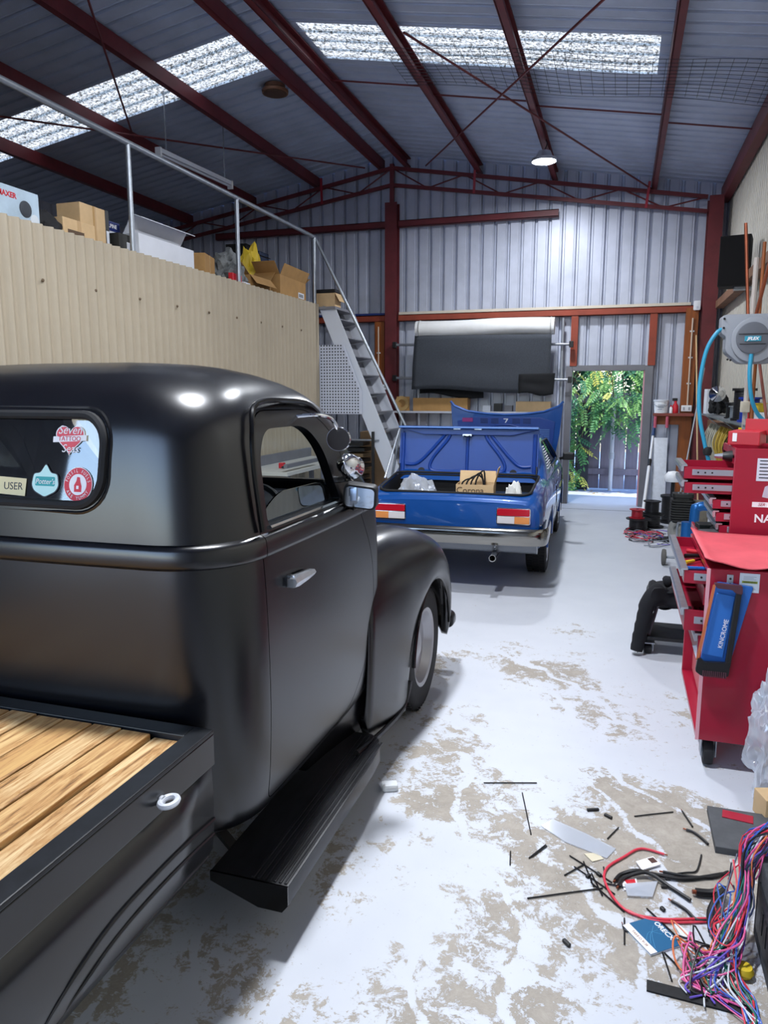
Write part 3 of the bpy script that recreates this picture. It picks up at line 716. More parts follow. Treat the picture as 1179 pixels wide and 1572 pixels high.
# round sticker
cx, cz = -1.425, 1.427
flat(ell(cx, cz, .048, .048), .003, 'round_sticker', STW, truck); s1 = flat(ell(cx, cz, .046, .046), .0035, 'sticker_ring', STR, truck); flat(ell(cx, cz, .029, .029), .004, 'sticker_disc', STW, truck)
flat([(cx-.011, cz-.020), (cx+.013, cz-.020), (cx+.013, cz-.004), (cx+.009, cz+.006), (cx+.006, cz+.02), (cx-.003, cz+.021), (cx-.005, cz+.010), (cx-.012, cz-.002)], .0045, 'sticker_figure', STR, truck)
flat([(cx-.004, cz-.012), (cx+.004, cz-.012), (cx+.004, cz-.003), (cx-.004, cz-.003)], .005, 'sticker_figure', STW, truck)
def arc_text(s, cx, cz, r, a0, a1, size, mat, flip=False):
    n = len(s)
    for i, ch in enumerate(s):
        if ch == ' ': continue
        a = math.radians(a0+(a1-a0)*i/(n-1)); x, z = cx+r*math.cos(a), cz+r*math.sin(a)
        ang = a-PI/2 if not flip else a+PI/2
        o = text(ch, size, mat, truck, (x, panel_y(z)-.0045, z), (0, 0, 0), 'sticker_letter', .0002)
        o.matrix_basis = Matrix.Translation(o.location) @ Matrix.Rotation(PI/2-.19, 4, 'X') @ Matrix.Rotation(ang, 4, 'Z') @ Matrix.Diagonal((.8, 1, 1, 1))
arc_text('FOSSIL FUELS', cx, cz, .0375, 165, 15, .0135, STW); arc_text('ARE YUMMY', cx, cz, .0375, 212, 328, .0135, STW, True)
# heart sticker
hx, hz = -1.462, 1.553
heart = [(hx+.048*(16*math.sin(t)**3)/17, hz+.045*(13*math.cos(t)-5*math.cos(2*t)-2*math.cos(3*t)-math.cos(4*t))/17) for t in [2*PI*i/40 for i in range(40)]]
big = [(hx+(x-hx)*1.08, hz+(z-hz)*1.08) for x, z in heart]
flat(big, .003, 'heart_sticker', STW, truck); flat(heart, .0035, 'heart_fill', M('sticker_coral', '#dd4f5c', .5), truck)
flat([(hx-.056, hz-.012), (hx+.056, hz-.006), (hx+.056, hz+.010), (hx-.056, hz+.004)], .004, 'heart_banner', STW, truck)
for s, dz, sz, mt, dx, dd in (('Seven', .022, .034, STW, 0, .0045), ('TATTOO', -.0015, .0185, STR, 0, .005), ('Seas', -.029, .032, STW, .003, .0045)):
    text(s, sz, mt, truck, (hx+dx, panel_y(hz+dz)-dd, hz+dz), TILT, 'sticker_lettering', .0002, shear=.25 if sz > .02 else 0)
# teal badge sticker
bx, bz_ = -1.537, 1.431
badge = round_poly([(bx-.046, bz_-.010), (bx-.040, bz_+.022), (bx-.018, bz_+.024), (bx, bz_+.050), (bx+.018, bz_+.024), (bx+.040, bz_+.022), (bx+.046, bz_-.010), (bx+.036, bz_-.026), (bx, bz_-.042), (bx-.036, bz_-.026)], .008, 3)
flat([(bx+(x-bx)*1.08, bz_+(z-bz_)*1.08) for x, z in badge], .003, 'badge_sticker', STK, truck); flat(badge, .0034, 'badge_fill', STP, truck)
flat(rrect(bx-.034, bx+.034, bz_-.012, bz_+.014, .004, 3), .0038, 'badge_panel', STT, truck); text("Potter's", .021, STW, truck, (bx, panel_y(bz_)-.0043, bz_), TILT, 'sticker_lettering', .0002, shear=.2)
flat([(-1.70, 1.392), (-1.605, 1.388), (-1.602, 1.437), (-1.70, 1.441)], .003, 'plate_sticker', STY, truck); text('USER', .030, STK, truck, (-1.648, panel_y(1.415)-.0036, 1.414), TILT, 'sticker_lettering', .0002)
# door glass half wound down, drip rail, sill trim, handle
gp = round_poly([(1.93, 1.285), (1.935, 1.335), (2.03, 1.378), (2.36, 1.372), (2.44, 1.34), (2.475, 1.285)], [0, .03, .05, .05, .04, 0])
MB().prism(gp, side_x(1.33)-.022, side_x(1.33)-.017, 'X').build('door_glass', glass_mat('door_glass', (.72, .84, .92), .80), truck)
MB().tube([(side_x(1.285)-.003, y, 1.287) for y in (1.925, 2.1, 2.3, 2.505)], .007, 6).build('sill_trim', CHROME, truck)
DR = spline([(side_x(1.28)+.004, 1.865, 1.285), (side_x(1.45)+.006, 1.862, 1.45), (side_x(1.56)+.008, 1.885, 1.57), (side_x(1.63)+.008, 1.965, 1.645), (side_x(1.645)+.008, 2.2, 1.652), (side_x(1.635)+.004, 2.40, 1.63), (side_x(1.58)-.03, 2.56, 1.53), (side_x(1.45)-.03, 2.66, 1.36)], 8)
MB().tube(DR, .0085, 8).build('drip_rail', GLOSSB, truck, smooth=True)
hd = tag(MB().loft([[(side_x(z0)+o, y, z) for (o, z) in ((.004, z0-r), (.03, z0-r), (.036, z0), (.03, z0+r), (.004, z0+r))] for (y, z0, r) in ((2.00, 1.103, .013), (2.03, 1.104, .017), (2.10, 1.104, .013), (2.15, 1.105, .009))]).build('door_handle', ALU, truck, smooth=True), 'bright metal door handle')
MB().box((side_x(1.1)+.008, 2.025, 1.103), (.03, .03, .04)).build('handle_base', ALU, truck, bevel=.006)
# mirrors and spot lamp on the pillar
rmx = MB(); rmx.lathe([(.0, -.004), (.0405, -.004), (.043, .004), (.036, .016), (.0, .022)], (0, 0, 0), 'Y', 28)
rmx.xform(Matrix.Translation((-.925, 2.38, 1.52)) @ Matrix.Rotation(.2, 4, 'Z')).build('round_mirror', CHROME, truck, smooth=True)
MB().lathe([(.0, -.0062), (.0395, -.0062), (.0395, -.0045)], (0, 0, 0), 'Y', 28).xform(Matrix.Translation((-.925, 2.38, 1.52)) @ Matrix.Rotation(.2, 4, 'Z')).build('mirror_face', M('dark_red_lens', '#1a070b', .35), truck)
MB().tube(spline([(side_x(1.6)-.01, 2.24, 1.60), (-.955, 2.27, 1.605), (-.93, 2.33, 1.59), (-.925, 2.385, 1.545)], 6), .007, 8).build('mirror_arm', CHROME, truck, smooth=True)
sp = MB(); sp.lathe([(.0, -.05), (.022, -.044), (.036, -.024), (.042, .004), (.040, .03), (.046, .04), (.046, .05), (0, .056)], (0, 0, 0), 'Y', 24)
sp.xform(Matrix.Translation((-.92, 2.46, 1.425)) @ Matrix.Rotation(-.35, 4, 'X')).build('spot_lamp', CHROME, truck, smooth=True)
MB().tube([(side_x(1.37)-.06, 2.53, 1.35), (-.915, 2.49, 1.375)], .012, 8).build('spot_lamp_bracket', CHROME, truck, smooth=True)
mr_ = MB(); mr_.prism(round_poly([(-.065, -.04), (.06, -.052), (.066, .036), (-.055, .05)], .022), 0, .05, 'Y')
RMT = Matrix.Translation((-.895, 2.505, 1.302)) @ Matrix.Rotation(.16, 4, 'Z') @ Matrix.Rotation(.16, 4, 'X')
mr_.xform(RMT).build('side_mirror', BLACKP, truck, smooth=True, bevel=.004)
MB().prism(round_poly([(-.057, -.033), (.052, -.044), (.058, .03), (-.048, .042)], .018), -.003, .001, 'Y').xform(RMT).build('mirror_glass', M('mirror_glass', '#c9d2dc', .03, 1.), truck)
MB().loft([[(x, y, z) for (y, z) in ((2.50+d, 1.25), (2.56+d, 1.25), (2.56+d, 1.29), (2.50+d, 1.29))] for x, d in ((side_x(1.27)-.01, .08), (-.94, .03), (-.915, .0))]).build('mirror_foot', BLACKP, truck, bevel=.004)
# cab interior
MB().ext(TX-.66, TX+.66, 1.75, 2.95, .42, .46).build('cab_floor', DARKIN, truck)
MB().prism(round_poly([(1.74, .85), (2.28, .80), (2.30, .93), (1.95, .97), (1.86, 1.36), (1.76, 1.36)], .05), TX-.64, TX+.64, 'X').build('bench_seat', M('dark_seat_vinyl', '#1c1a1a', .5), truck, smooth=True)
MB().prism(round_poly([(2.66, .95), (2.96, .95), (2.96, 1.26), (2.82, 1.27), (2.70, 1.18)], .04), TX-.66, TX+.66, 'X').build('dashboard', SATIN, truck, smooth=True)
MB().lathe([(.185+.013*math.cos(a), .013*math.sin(a)) for a in [2*PI*i/8 for i in range(8)]], (0, 0, 0), 'Y', 30, True).xform(Matrix.Translation((TX+.34, 2.48, 1.20)) @ Matrix.Rotation(-.9, 4, 'X')).build('steering_wheel', BLACKP, truck, smooth=True)
for x0, x1 in ((TX-.56, TX-.02), (TX+.02, TX+.56)):
    MB().add([(x0, 2.925, 1.31), (x1, 2.925, 1.31), (x1, 2.70, 1.585), (x0, 2.70, 1.585)], [(0, 1, 2, 3)]).build('windscreen', GLASS, truck, fixn=False)
MB().prism(WINL, TX-.735, TX-.73, 'X').build('door_glass', GLASS, truck)
# bonnet
rings = []
for (y, hw, zt, zb) in ((2.93, .715, 1.255, .70), (3.0, .705, 1.25, .68), (3.2, .64, 1.235, .66), (3.5, .56, 1.21, .62), (3.8, .48, 1.175, .58), (4.02, .41, 1.12, .52), (4.14, .34, 1.02, .45), (4.18, .26, .9, .45)):
    q = []
    for i in range(25):
        a = PI*i/24; q.append((TX+hw*(abs(math.cos(a))**.55)*(1 if math.cos(a) >= 0 else -1), y, zb+(zt-zb)*max(0, math.sin(a))**.5))
    rings.append(q)
MB().loft(rings).build('bonnet', SATIN, truck, smooth=True)
# front fenders
def fender(s):
    WY, WZ, RA = 3.66, .33, .385; mb = MB(); rings = []
    st = [(2.80, .965, .97, .30), (2.86, .955, 1.005, .19), (2.95, .940, 1.022, .17), (3.08, .920, 1.03, .17), (3.22, .903, 1.03, .17), (3.29, .897, 1.027, 0), (3.36, .89, 1.022, 0), (3.46, .882, 1.012, 0), (3.56, .876, 1.0, 0), (3.66, .873, .98, 0), (3.76, .872, .955, 0), (3.86, .874, .925, 0), (3.95, .878, .885, 0), (4.02, .885, .84, 0), (4.05, .889, .815, .30), (4.10, .90, .76, .27), (4.15, .925, .69, .28), (4.19, .965, .60, .31), (4.21, 1.02, .52, .36)]
    for (y, xo, zt, zb) in st:
        if zb == 0: zb = WZ+math.sqrt(max(.0001, RA**2-(y-WY)**2))
        q = []; hgt = zt-zb; rx = min(.27, .3); rz = min(.30, hgt*.8)
        q.append((-1.30, zt-.07)); q.append((-1.22, zt-.015))
        for i in range(13):
            a = PI/2*i/12; q.append((-xo-rx+rx*math.sin(a)**.85, zt-rz+rz*math.cos(a)**.85))
        for i in range(1, 7):
            t = i/6; q.append((-xo-.02*t*t, zt-rz+(zb-zt+rz)*t))
        q.append((-xo-.05, zb+.006))
        rings.append([(x if s > 0 else 2*TX-x, y, z) for x, z in q])
    o = mb.loft(rings, closed=False).build('fender', SATIN, truck, smooth=60, fixn=True)
    md = o.modifiers.new('thickness', 'SOLIDIFY'); md.thickness = .012; md.offset = 0
    sx = lambda x: x if s > 0 else 2*TX-x
    # lower rear apron and rolled arch lip
    MB().tube(spline([(sx(-.955), 2.62, .235), (sx(-.935), 2.9, .20), (sx(-.925), 3.2, .19), (sx(-.91), 3.27, .30)], 6), .013, 8).build('fender_lip', SATIN, truck, smooth=True)
    MB().tube([(sx(-.895), WY+RA*math.cos(a), WZ+RA*math.sin(a)) for a in [math.radians(5+170*i/20) for i in range(21)]], .010, 6).build('arch_lip', SATIN, truck, smooth=True)
    MB().loft([[(sx(x), y, z) for x, z in ((-1.15, .42), (xo, .42), (xo-.01, .30), (xo-.05, .2), (-1.15, .2))] for y, xo in ((2.45, -1.06), (2.6, -1.04), (2.75, -1.01), (2.88, -.98))]).build('splash_apron', SATIN, truck, smooth=True, bevel=.01)
    MB().add([(sx(-1.29), 2.85, .2), (sx(-1.29), 4.1, .3), (sx(-1.29), 4.1, .85), (sx(-1.29), 2.85, .98)], [(0, 1, 2, 3)]).build('inner_guard', DARKIN, truck, solid=.01)
fender(1); fender(-1)
MB().prism(rrect(TX-.835, TX+.835, .27, .37, .04), 4.20, 4.27, 'Y').build('front_bumper', SATIN, truck, smooth=True, bevel=.01)
# wheels
def tyre(parent, cx, cy, r, w, side, rim_r, mat_rim, name='wheel'):
    """wheel with its axis along X; outer face towards side"""
    e = bpy.data.objects.new(name, None); COL.objects.link(e); e.parent = parent
    e.location = Vector((cx, cy, r))-worigin(parent) if parent is not None else (cx, cy, r)
    ri = rim_r
    prof = [(ri, -w*.42), (ri+.01, -w*.48), (r*.86, -w*.5), (r*.95, -w*.46), (r*.985, -w*.38), (r, -w*.2), (r, w*.2), (r*.985, w*.38), (r*.95, w*.46), (r*.86, w*.5), (ri+.01, w*.48), (ri, w*.42)]
    MB().lathe(prof, (0, 0, 0), 'X', 48, True).build('tyre', BLACKR, e, world=False, smooth=True)
    tr_ = MB()
    for i in range(60):
        a = 2*PI*i/60
        for k, xo in ((0, -.3), (.5, .0), (0, .3)):
            aa = a+k*2*PI/60; c = Vector((xo*w, math.cos(aa)*(r+.0015), math.sin(aa)*(r+.0015)))
            tr_.box(c, (w*.24, .016, .006), Matrix.Rotation(aa-PI/2, 3, 'X'))
    tr_.build('tread', BLACKR, e, world=False, kind='stuff')
    s = side
    MB().lathe([(ri, -w*.42), (ri*.97, -w*.3), (ri*.9, 0), (ri*.93, s*w*.25), (ri, s*w*.44), (ri+.006, s*w*.47), (ri*.93, s*w*.44), (ri*.80, s*w*.22), (ri*.45, s*w*.26), (ri*.2, s*w*.34), (.0, s*w*.36)] if s > 0 else [(ri, w*.42), (ri*.97, w*.3), (ri*.9, 0), (ri*.93, s*w*.25), (ri, s*w*.44), (ri+.006, s*w*.47), (ri*.93, s*w*.44), (ri*.80, s*w*.22), (ri*.45, s*w*.26), (ri*.2, s*w*.34), (.0, s*w*.36)], (0, 0, 0), 'X', 36).build('rim', mat_rim, e, world=False, smooth=True)
    return e
RIMW = M('pale_painted_rim', '#a9a9ae', .35, .5)
for s in (1, -1): tyre(truck, TX+s*.70, 3.66, .335, .20, s, .205, RIMW, 'front_wheel')
for s in (1, -1): tyre(truck, TX+s*.60, .62, .335, .20, s, .205, RIMW, 'rear_wheel')
MB().tube([(TX-.6, .62, .335), (TX+.6, .62, .335)], .05, 10).build('rear_axle', DARKIN, truck)
for x in (TX-.36, TX+.36): MB().ext(x-.04, x+.04, -.3, 4.1, .40, .52).build('chassis_rail', DARKIN, truck)
# running boards with ribbed tops
RIBB = M('worn_black_board', '#26272c', .36, 0, .5, 18, stretch=(1, .25, 1))
for s in (1, -1):
    sx = lambda x: x if s > 0 else 2*TX-x
    mb = MB(); xo, xi = -.878, -1.14
    sec = [(xo, .222), (xo+.0, .16), (xo-.02, .135), (xo-.10, .135), (xi, .19), (xi, .222)]
    ring = lambda y, k=0: [(sx(x-(k if x > -1.0 else 0)), y, z) for x, z in sec]
    mb.loft([ring(1.81), ring(2.60), ring(2.72, .008), ring(2.79, .035), ring(2.83, .08)])
    rb = mb.build('running_board', RIBB, truck, smooth=30, bevel=.004)
    for i in range(7):
        x = xo-.012-.018*i; y1 = 2.80-(.04 if i < 2 else 0)
        MB().box((sx(x), (1.815+y1)/2, .2235), (.009, y1-1.815, .006)).build('tread_rib', RIBB, rb, bevel=.0015)
    MB().prism([(sx(x), z) for x, z in sec], 1.803, 1.81, 'Y').build('end_plate', GLOSSB, rb)
    for y in (1.95, 2.6): MB().bar((sx(-1.1), y, .17), (sx(-1.35), y, .42), .04, .012).build('bracket', DARKIN, rb)
# tray
BX, BZ, BF, BR_ = -.985, .80, 1.605, -.95
BL = 2*TX-BX
EDGE = M('worn_black_angle', '#1a1c20', .4, .0, .35, 25)
MB().ext(BX-.055, BX, BR_, BF, BZ-.012, BZ).build('tray_rail_top', EDGE, truck, bevel=.003)
MB().ext(BL, BL+.055, BR_, BF, BZ-.012, BZ).build('tray_rail_top', EDGE, truck, bevel=.003)
MB().ext(BX-.014, BX, BR_, BF, BZ-.098, BZ-.012).build('tray_rail', SATIN, truck, bevel=.003)
MB().ext(BL, BL+.014, BR_, BF, BZ-.098, BZ-.012).build('tray_rail', SATIN, truck, bevel=.003)
MB().ext(BL+.055, BX-.055, BF-.055, BF, BZ-.02, BZ).build('headboard_rail', EDGE, truck, bevel=.003)
MB().ext(BL+.014, BX-.014, BF-.012, BF, BZ-.14, BZ-.02).build('headboard_rail', SATIN, truck)
MB().ext(BL+.02, BX-.02, BR_, BF-.02, BZ-.09, BZ-.06).build('tray_floor', DARKIN, truck)
for s in (1, -1):
    sx = lambda x: x if s > 0 else 2*TX-x
    secp = [(-.994, .702), (-.990, .62), (-.992, .52), (-1.0, .46), (-1.02, .42), (-1.06, .395)]
    pan = MB().loft([[(sx(x), y, z) for x, z in secp] for y in [BF-.01-i*.16 for i in range(16)]], closed=False).build('side_panel', SATIN, truck, smooth=True, solid=.006)
    def onp(y, z):
        for (xa, za), (xb, zb) in zip(secp[:-1], secp[1:]):
            if zb <= z <= za: return xa+(xb-xa)*(z-za)/(zb-za)+.001
        return -.99
    for pts, r in (([(1.595, .548), (1.45, .560), (1.30, .562), (1.18, .556), (1.08, .532), (1.0, .497), (.95, .45), (.92, .41)], .0075), ([(1.595, .505), (1.45, .516), (1.30, .518), (1.18, .508), (1.08, .478), (1.02, .452), (.98, .42)], .0065), ([(1.595, .432), (1.45, .44), (1.30, .446), (1.2, .446), (1.11, .44)], .004)):
        P = spline([(sx(onp(y, z)), y, z) for y, z in pts], 5)
        MB().tube(P, [r*min(1, .15+(len(P)-1-i)/len(P)*2.2) for i in range(len(P))], 8).build('pressed_bead', SATIN, pan, smooth=True)
def plank_mat(i):
    m = bpy.data.materials.new('tray_plank_%d' % i); m.use_nodes = True; nt = m.node_tree; N = nt.nodes; L = nt.links; b = N['Principled BSDF']
    tc = N.new('ShaderNodeTexCoord'); mp = N.new('ShaderNodeMapping'); mp.inputs['Scale'].default_value = (14, 1.1, 14); mp.inputs['Location'].default_value = (i*3.7, i*1.9, 0); L.new(tc.outputs['Object'], mp.inputs[0])
    n1 = N.new('ShaderNodeTexNoise'); n1.inputs['Scale'].default_value = 4; n1.inputs['Detail'].default_value = 10; n1.inputs['Roughness'].default_value = .7; n1.inputs['Distortion'].default_value = .6; L.new(mp.outputs[0], n1.inputs['Vector'])
    r = N.new('ShaderNodeValToRGB'); e = r.color_ramp.elements; e[0].position = .34; e[1].position = .62; e[0].color = (*hexc('#5d3a1c'), 1); e[1].color = (*hexc(('#d9b47c', '#e2c493', '#cfa468')[i % 3]), 1)
    q = e.new(.46); q.color = (*hexc('#b98a55'), 1); L.new(n1.outputs[0], r.inputs[0]); L.new(r.outputs[0], b.inputs['Base Color']); b.inputs['Roughness'].default_value = .5
    bp = N.new('ShaderNodeBump'); bp.inputs['Strength'].default_value = .3; bp.inputs['Distance'].default_value = .004; L.new(n1.outputs[0], bp.inputs['Height']); L.new(bp.outputs[0], b.inputs['Normal'])
    return m
PM = [plank_mat(i) for i in range(3)]
xs = [-1.042]; x = -1.130
MB().ext(-1.128, -1.042, BR_+.02, BF-.058, BZ-.045, BZ-.016).build('tray_plank', PM[1], truck, bevel=.002)
i = 0
while x > BL+.07:
    w = .0925; x0 = max(x-w, BL+.058)
    MB().ext(x0+.003, x-.003, BR_+.02, BF-.062+random.uniform(-.006, .0), BZ-.035, BZ-.001+random.uniform(-.002, .002)).build('tray_plank', PM[i % 3], truck, bevel=.003)
    x -= w; i += 1
eb = MB(); eb.tube([(BX+.022+.018*math.cos(a), 1.362+.024*math.sin(a), .735) for a in [2*PI*i/20 for i in range(20)]], .0075, 8, closed=True); eb.cyl((BX-.003, 1.362, .735), (BX+.008, 1.362, .735), .011, n=12)
tag(eb.build('eye_bolt', STEELW, truck, smooth=True), 'pale painted eye bolt on the tray rail')

# ================================================================== blue coupe with its boot and bonnet open
CBLUE = M('blue_car_paint', '#124a92', .28, .15, .05, 3, coat=1.)
CBLUE2 = M('blue_car_inner', '#0d3a8a', .42, 0, .1, 4, coat=.12)
CX, CYY = -1.39, 8.05
car = thing('blue_coupe', 'blue two-door coupe with open boot and raised bonnet in front of the truck', 'car', (CX, CYY, 0), math.radians(1.8))
def cb(mb, name, mat, **k): return mb.build(name, mat, k.pop('parent', car), world=False, **k)
BT = [(-2.06, .70, .42, .775), (-2.04, .735, .40, .80), (-1.98, .757, .37, .835), (-1.85, .768, .33, .87), (-1.6, .778, .29, .90), (-1.3, .785, .26, .915), (-1.1, .788, .25, .915), (-.8, .79, .24, .905), (-.3, .79, .22, .89), (.3, .79, .22, .885), (.8, .788, .24, .88), (1.05, .785, .25, .875), (1.4, .775, .28, .86), (1.75, .755, .31, .83), (1.95, .73, .35, .79), (2.05, .69, .40, .73)]
def body_ring(y, hw, zb, zt, off=0., lift=0.):
    h = zt-zb; half = []
    prof = [(.0, 0), (.75, 0), (.90, .02), (.965, .12), (.985, .3), (1.0, .55), (.998, .70), (.985, .80), (.955, .90), (.91, .96), (.85, .99), (.6, 1.01), (.3, 1.02), (0, 1.025)]
    for fx, fz in prof: half.append((max(0, hw*fx-off*(1 if fx > .5 else 0)), zb+h*fz-(off if fz > .5 else -off)))
    return [(x, y, z) for x, z in half]+[(-x, y, z) for x, z in reversed(half[1:-1])]
def dense(T, n=4):
    out = []
    for a, b in zip(T[:-1], T[1:]):
        for i in range(n): out.append(tuple(a[k]+(b[k]-a[k])*i/n for k in range(len(a))))
    out.append(T[-1]); return out
BD = dense(BT, 3)
bm_out = MB().loft([body_ring(*r) for r in BD]); bsolid = bm_out.mesh('car_body')
RWY, FWY = -1.10, 1.02
cuts = []
for y in (RWY, FWY):
    for s in (1, -1): cuts.append((MB().prism([(y+.345*math.cos(a), .29+.345*math.sin(a)) for a in [2*PI*i/28 for i in range(28)]], s*.55, s*.95, 'X'), 'DIFFERENCE'))
TR = round_poly([(-.64, -1.985), (.64, -1.985), (.66, -1.24), (-.66, -1.24)], .08)
cuts.append((MB().prism(TR, .44, 1.2, 'Z'), 'DIFFERENCE'))
cuts.append((MB().prism(round_poly([(-.66, 1.05), (.66, 1.05), (.62, 1.93), (-.62, 1.93)], .08), .42, 1.2, 'Z'), 'DIFFERENCE'))
body_me = bool_mesh(bsolid, cuts)
bo = bpy.data.objects.new('body', body_me); COL.objects.link(bo); bo.parent = car
body_me.materials.clear(); body_me.materials.append(CBLUE)
for p_ in body_me.polygons: p_.use_smooth = True; p_.material_index = 0
body_me.set_sharp_from_angle(angle=math.radians(32))
# boot liner and weather strip
CBLK = M('boot_black', '#0c0c0e', .7)
lin = MB()
t2 = round_poly([(-.635, -1.98), (.635, -1.98), (.655, -1.245), (-.655, -1.245)], .08); k = len(t2)
def deck_z(x, y): return next(a[3]+(b[3]-a[3])*(y-a[0])/(b[0]-a[0]) for a, b in zip(BT[:-1], BT[1:]) if a[0] <= y <= b[0])-.004
lin.add([(x, y, .446) for x, y in t2]+[(x, y, deck_z(x, y)) for x, y in t2], [tuple(range(k))]+[(i, (i+1) % k, k+(i+1) % k, k+i) for i in range(k)])
cb(lin, 'boot_liner', CBLK, fixn=False)
strip = []
for x, y in round_poly([(-.65, -1.99), (.65, -1.99), (.67, -1.235), (-.67, -1.235)], .09, 6):
    zt = next(a[3]+(b[3]-a[3])*(y-a[0])/(b[0]-a[0]) for a, b in zip(BT[:-1], BT[1:]) if a[0] <= y <= b[0])
    strip.append((x, y, zt+.018*(1-(x/.7)**2)+.004))
cb(MB().tube(strip, .011, 8, closed=True), 'weather_strip', BLACKR, smooth=True)
# greenhouse
GT = [(.86, .735, -1.28, .98), (.90, .73, -1.24, .93), (.95, .715, -1.15, .84), (1.0, .70, -1.05, .74), (1.06, .675, -.92, .62), (1.12, .648, -.78, .50), (1.17, .62, -.66, .40), (1.21, .59, -.55, .31), (1.24, .54, -.45, .22), (1.258, .46, -.34, .12), (1.267, .3, -.2, 0.)]
def gh_ring(z, hw, y0, y1, off=0.):
    hw -= off; y0 += off; y1 -= off
    return [(x, y, z) for x, y in rrect(-hw, hw, y0, y1, min(.12, hw*.4, (y1-y0)*.4), 6)]
ghs = nested(MB().loft([gh_ring(*r) for r in dense(GT, 3)]), MB().loft([gh_ring(*r, off=.035) for r in dense(GT[:-2], 3)]), 'greenhouse')
QW = [(-.90, .945), (-.42, .935), (-.42, 1.17), (-.50, 1.17), (-.62, 1.12)]; SW = [(-.38, .935), (.70, .93), (.62, .99), (.30, 1.175), (-.38, 1.18)]
gme = bool_mesh(ghs, [(MB().prism(round_poly(QW, .02), -1, 1, 'X'), 'DIFFERENCE'), (MB().prism(round_poly(SW, .025), -1, 1, 'X'), 'DIFFERENCE'), (MB().prism(rrect(-.54, .54, .955, 1.17, .05), -1.6, -.4, 'Y'), 'DIFFERENCE'), (MB().prism(rrect(-.56, .56, .95, 1.17, .05), .3, 1.3, 'Y'), 'DIFFERENCE')])
go_ = bpy.data.objects.new('cabin', gme); COL.objects.link(go_); go_.parent = car; gme.materials.clear(); gme.materials.append(CBLUE)
for p_ in gme.polygons: p_.use_smooth = True; p_.material_index = 0
gme.set_sharp_from_angle(angle=math.radians(32))
DG = glass_mat('car_glass', (.35, .4, .42), .85)
def ghx(z):
    for a, b in zip(GT[:-1], GT[1:]):
        if a[0] <= z <= b[0]: return a[1]+(b[1]-a[1])*(z-a[0])/(b[0]-a[0])
    return .6
for s in (1, -1):
    for poly in (QW, SW):
        mb = MB(); mb.add([(s*(ghx(z)-.015), y, z) for y, z in poly], [tuple(range(len(poly)))]); cb(mb, 'side_glass', DG, fixn=False)
    for i in range(9):   # louvres over the quarter window
        z = .955+i*.023; y0 = -.88+max(0, (z-.95))*1.55; cb(MB().bar((s*(ghx(z)+.004), y0, z), (s*(ghx(z)+.004), -.44, z), .012, .009), 'louvre', STEELW)
    cb(MB().tube([(s*(ghx(z)+.003), y, z) for y, z in round_poly(SW, .025)], .007, 6, closed=True), 'window_trim', BLACKP)
    cb(MB().box((s*.86, .62, .955), (.13, .09, .085)), 'door_mirror', BLACKP, bevel=.015); cb(MB().bar((s*.76, .66, .92), (s*.83, .64, .94), .03, .03), 'mirror_stalk', BLACKP)
    cb(MB().bar((s*.788, -.28, .82), (s*.788, -.16, .82), .02, .02), 'door_handle', CHROME)
    for y in (-.42, .78): cb(MB().tube([(s*.7915, y, .30), (s*.7945, y, .55), (s*.785, y+.0, .80)], .003, 4), 'door_seam', BLACKP)
    for y in (RWY, FWY): cb(MB().tube([(s*(.768+.012*math.sin(a)), y+.348*math.cos(a), .29+.348*math.sin(a)) for a in [math.radians(2+176*i/24) for i in range(25)]], .011, 6), 'arch_lip', CBLUE, smooth=True)
cb(MB().add([(-.54, -1.04, .955), (.54, -1.04, .955), (.54, -.68, 1.165), (-.54, -.68, 1.165)], [(0, 1, 2, 3)]), 'rear_glass', DG, fixn=False)
cb(MB().add([(-.56, .80, .955), (.56, .80, .955), (.56, .42, 1.165), (-.56, .42, 1.165)], [(0, 1, 2, 3)]), 'windscreen', DG, fixn=False)
cb(MB().ext(-.6, .6, -.9, .9, .30, .34), 'cabin_floor', DARKIN)
for x in (-.33, .33):
    cb(MB().prism(round_poly([(-.25, .45), (.22, .42), (.24, .55), (-.1, .58), (-.25, 1.08), (-.36, 1.08)], .04), x-.22, x+.22, 'X'), 'seat', DARKIN, smooth=True)
# tail lights: red over amber and white
TLR = M('tail_red', '#b01226', .2, coat=.6); TLA = M('tail_amber', '#d98a4a', .25, coat=.6); TLW = M('tail_white', '#d5cfd0', .25, coat=.6)
for s in (1, -1):
    e = bpy.data.objects.new('tail_light', None); COL.objects.link(e); e.parent = car; e.location = (s*.525, -2.062, .675)
    w = .14
    MB().prism(round_poly([(-w, -.072), (w, -.072), (w, .068), (-w, .068)], .02), -.012, .03, 'Y').build('bezel', CHROME, e, world=False, bevel=.003)
    MB().prism(round_poly([(-w+.008, .002), (w-.008, .002), (w-.008, .060), (-w+.008, .060)], .012), -.026, .0, 'Y').build('red_lens', TLR, e, world=False, bevel=.004)
    xa = s*.01
    MB().prism([(min(xa, s*w*.94), -.062), (max(xa, s*w*.94), -.062), (max(xa, s*w*.94), -.003), (min(xa, s*w*.94), -.003)], -.024, 0, 'Y').build('amber_lens', TLA, e, world=False, bevel=.004)
    MB().prism([(min(xa, -s*w*.94), -.062), (max(xa, -s*w*.94), -.062), (max(xa, -s*w*.94), -.003), (min(xa, -s*w*.94), -.003)], -.024, 0, 'Y').build('white_lens', TLW, e, world=False, bevel=.004)
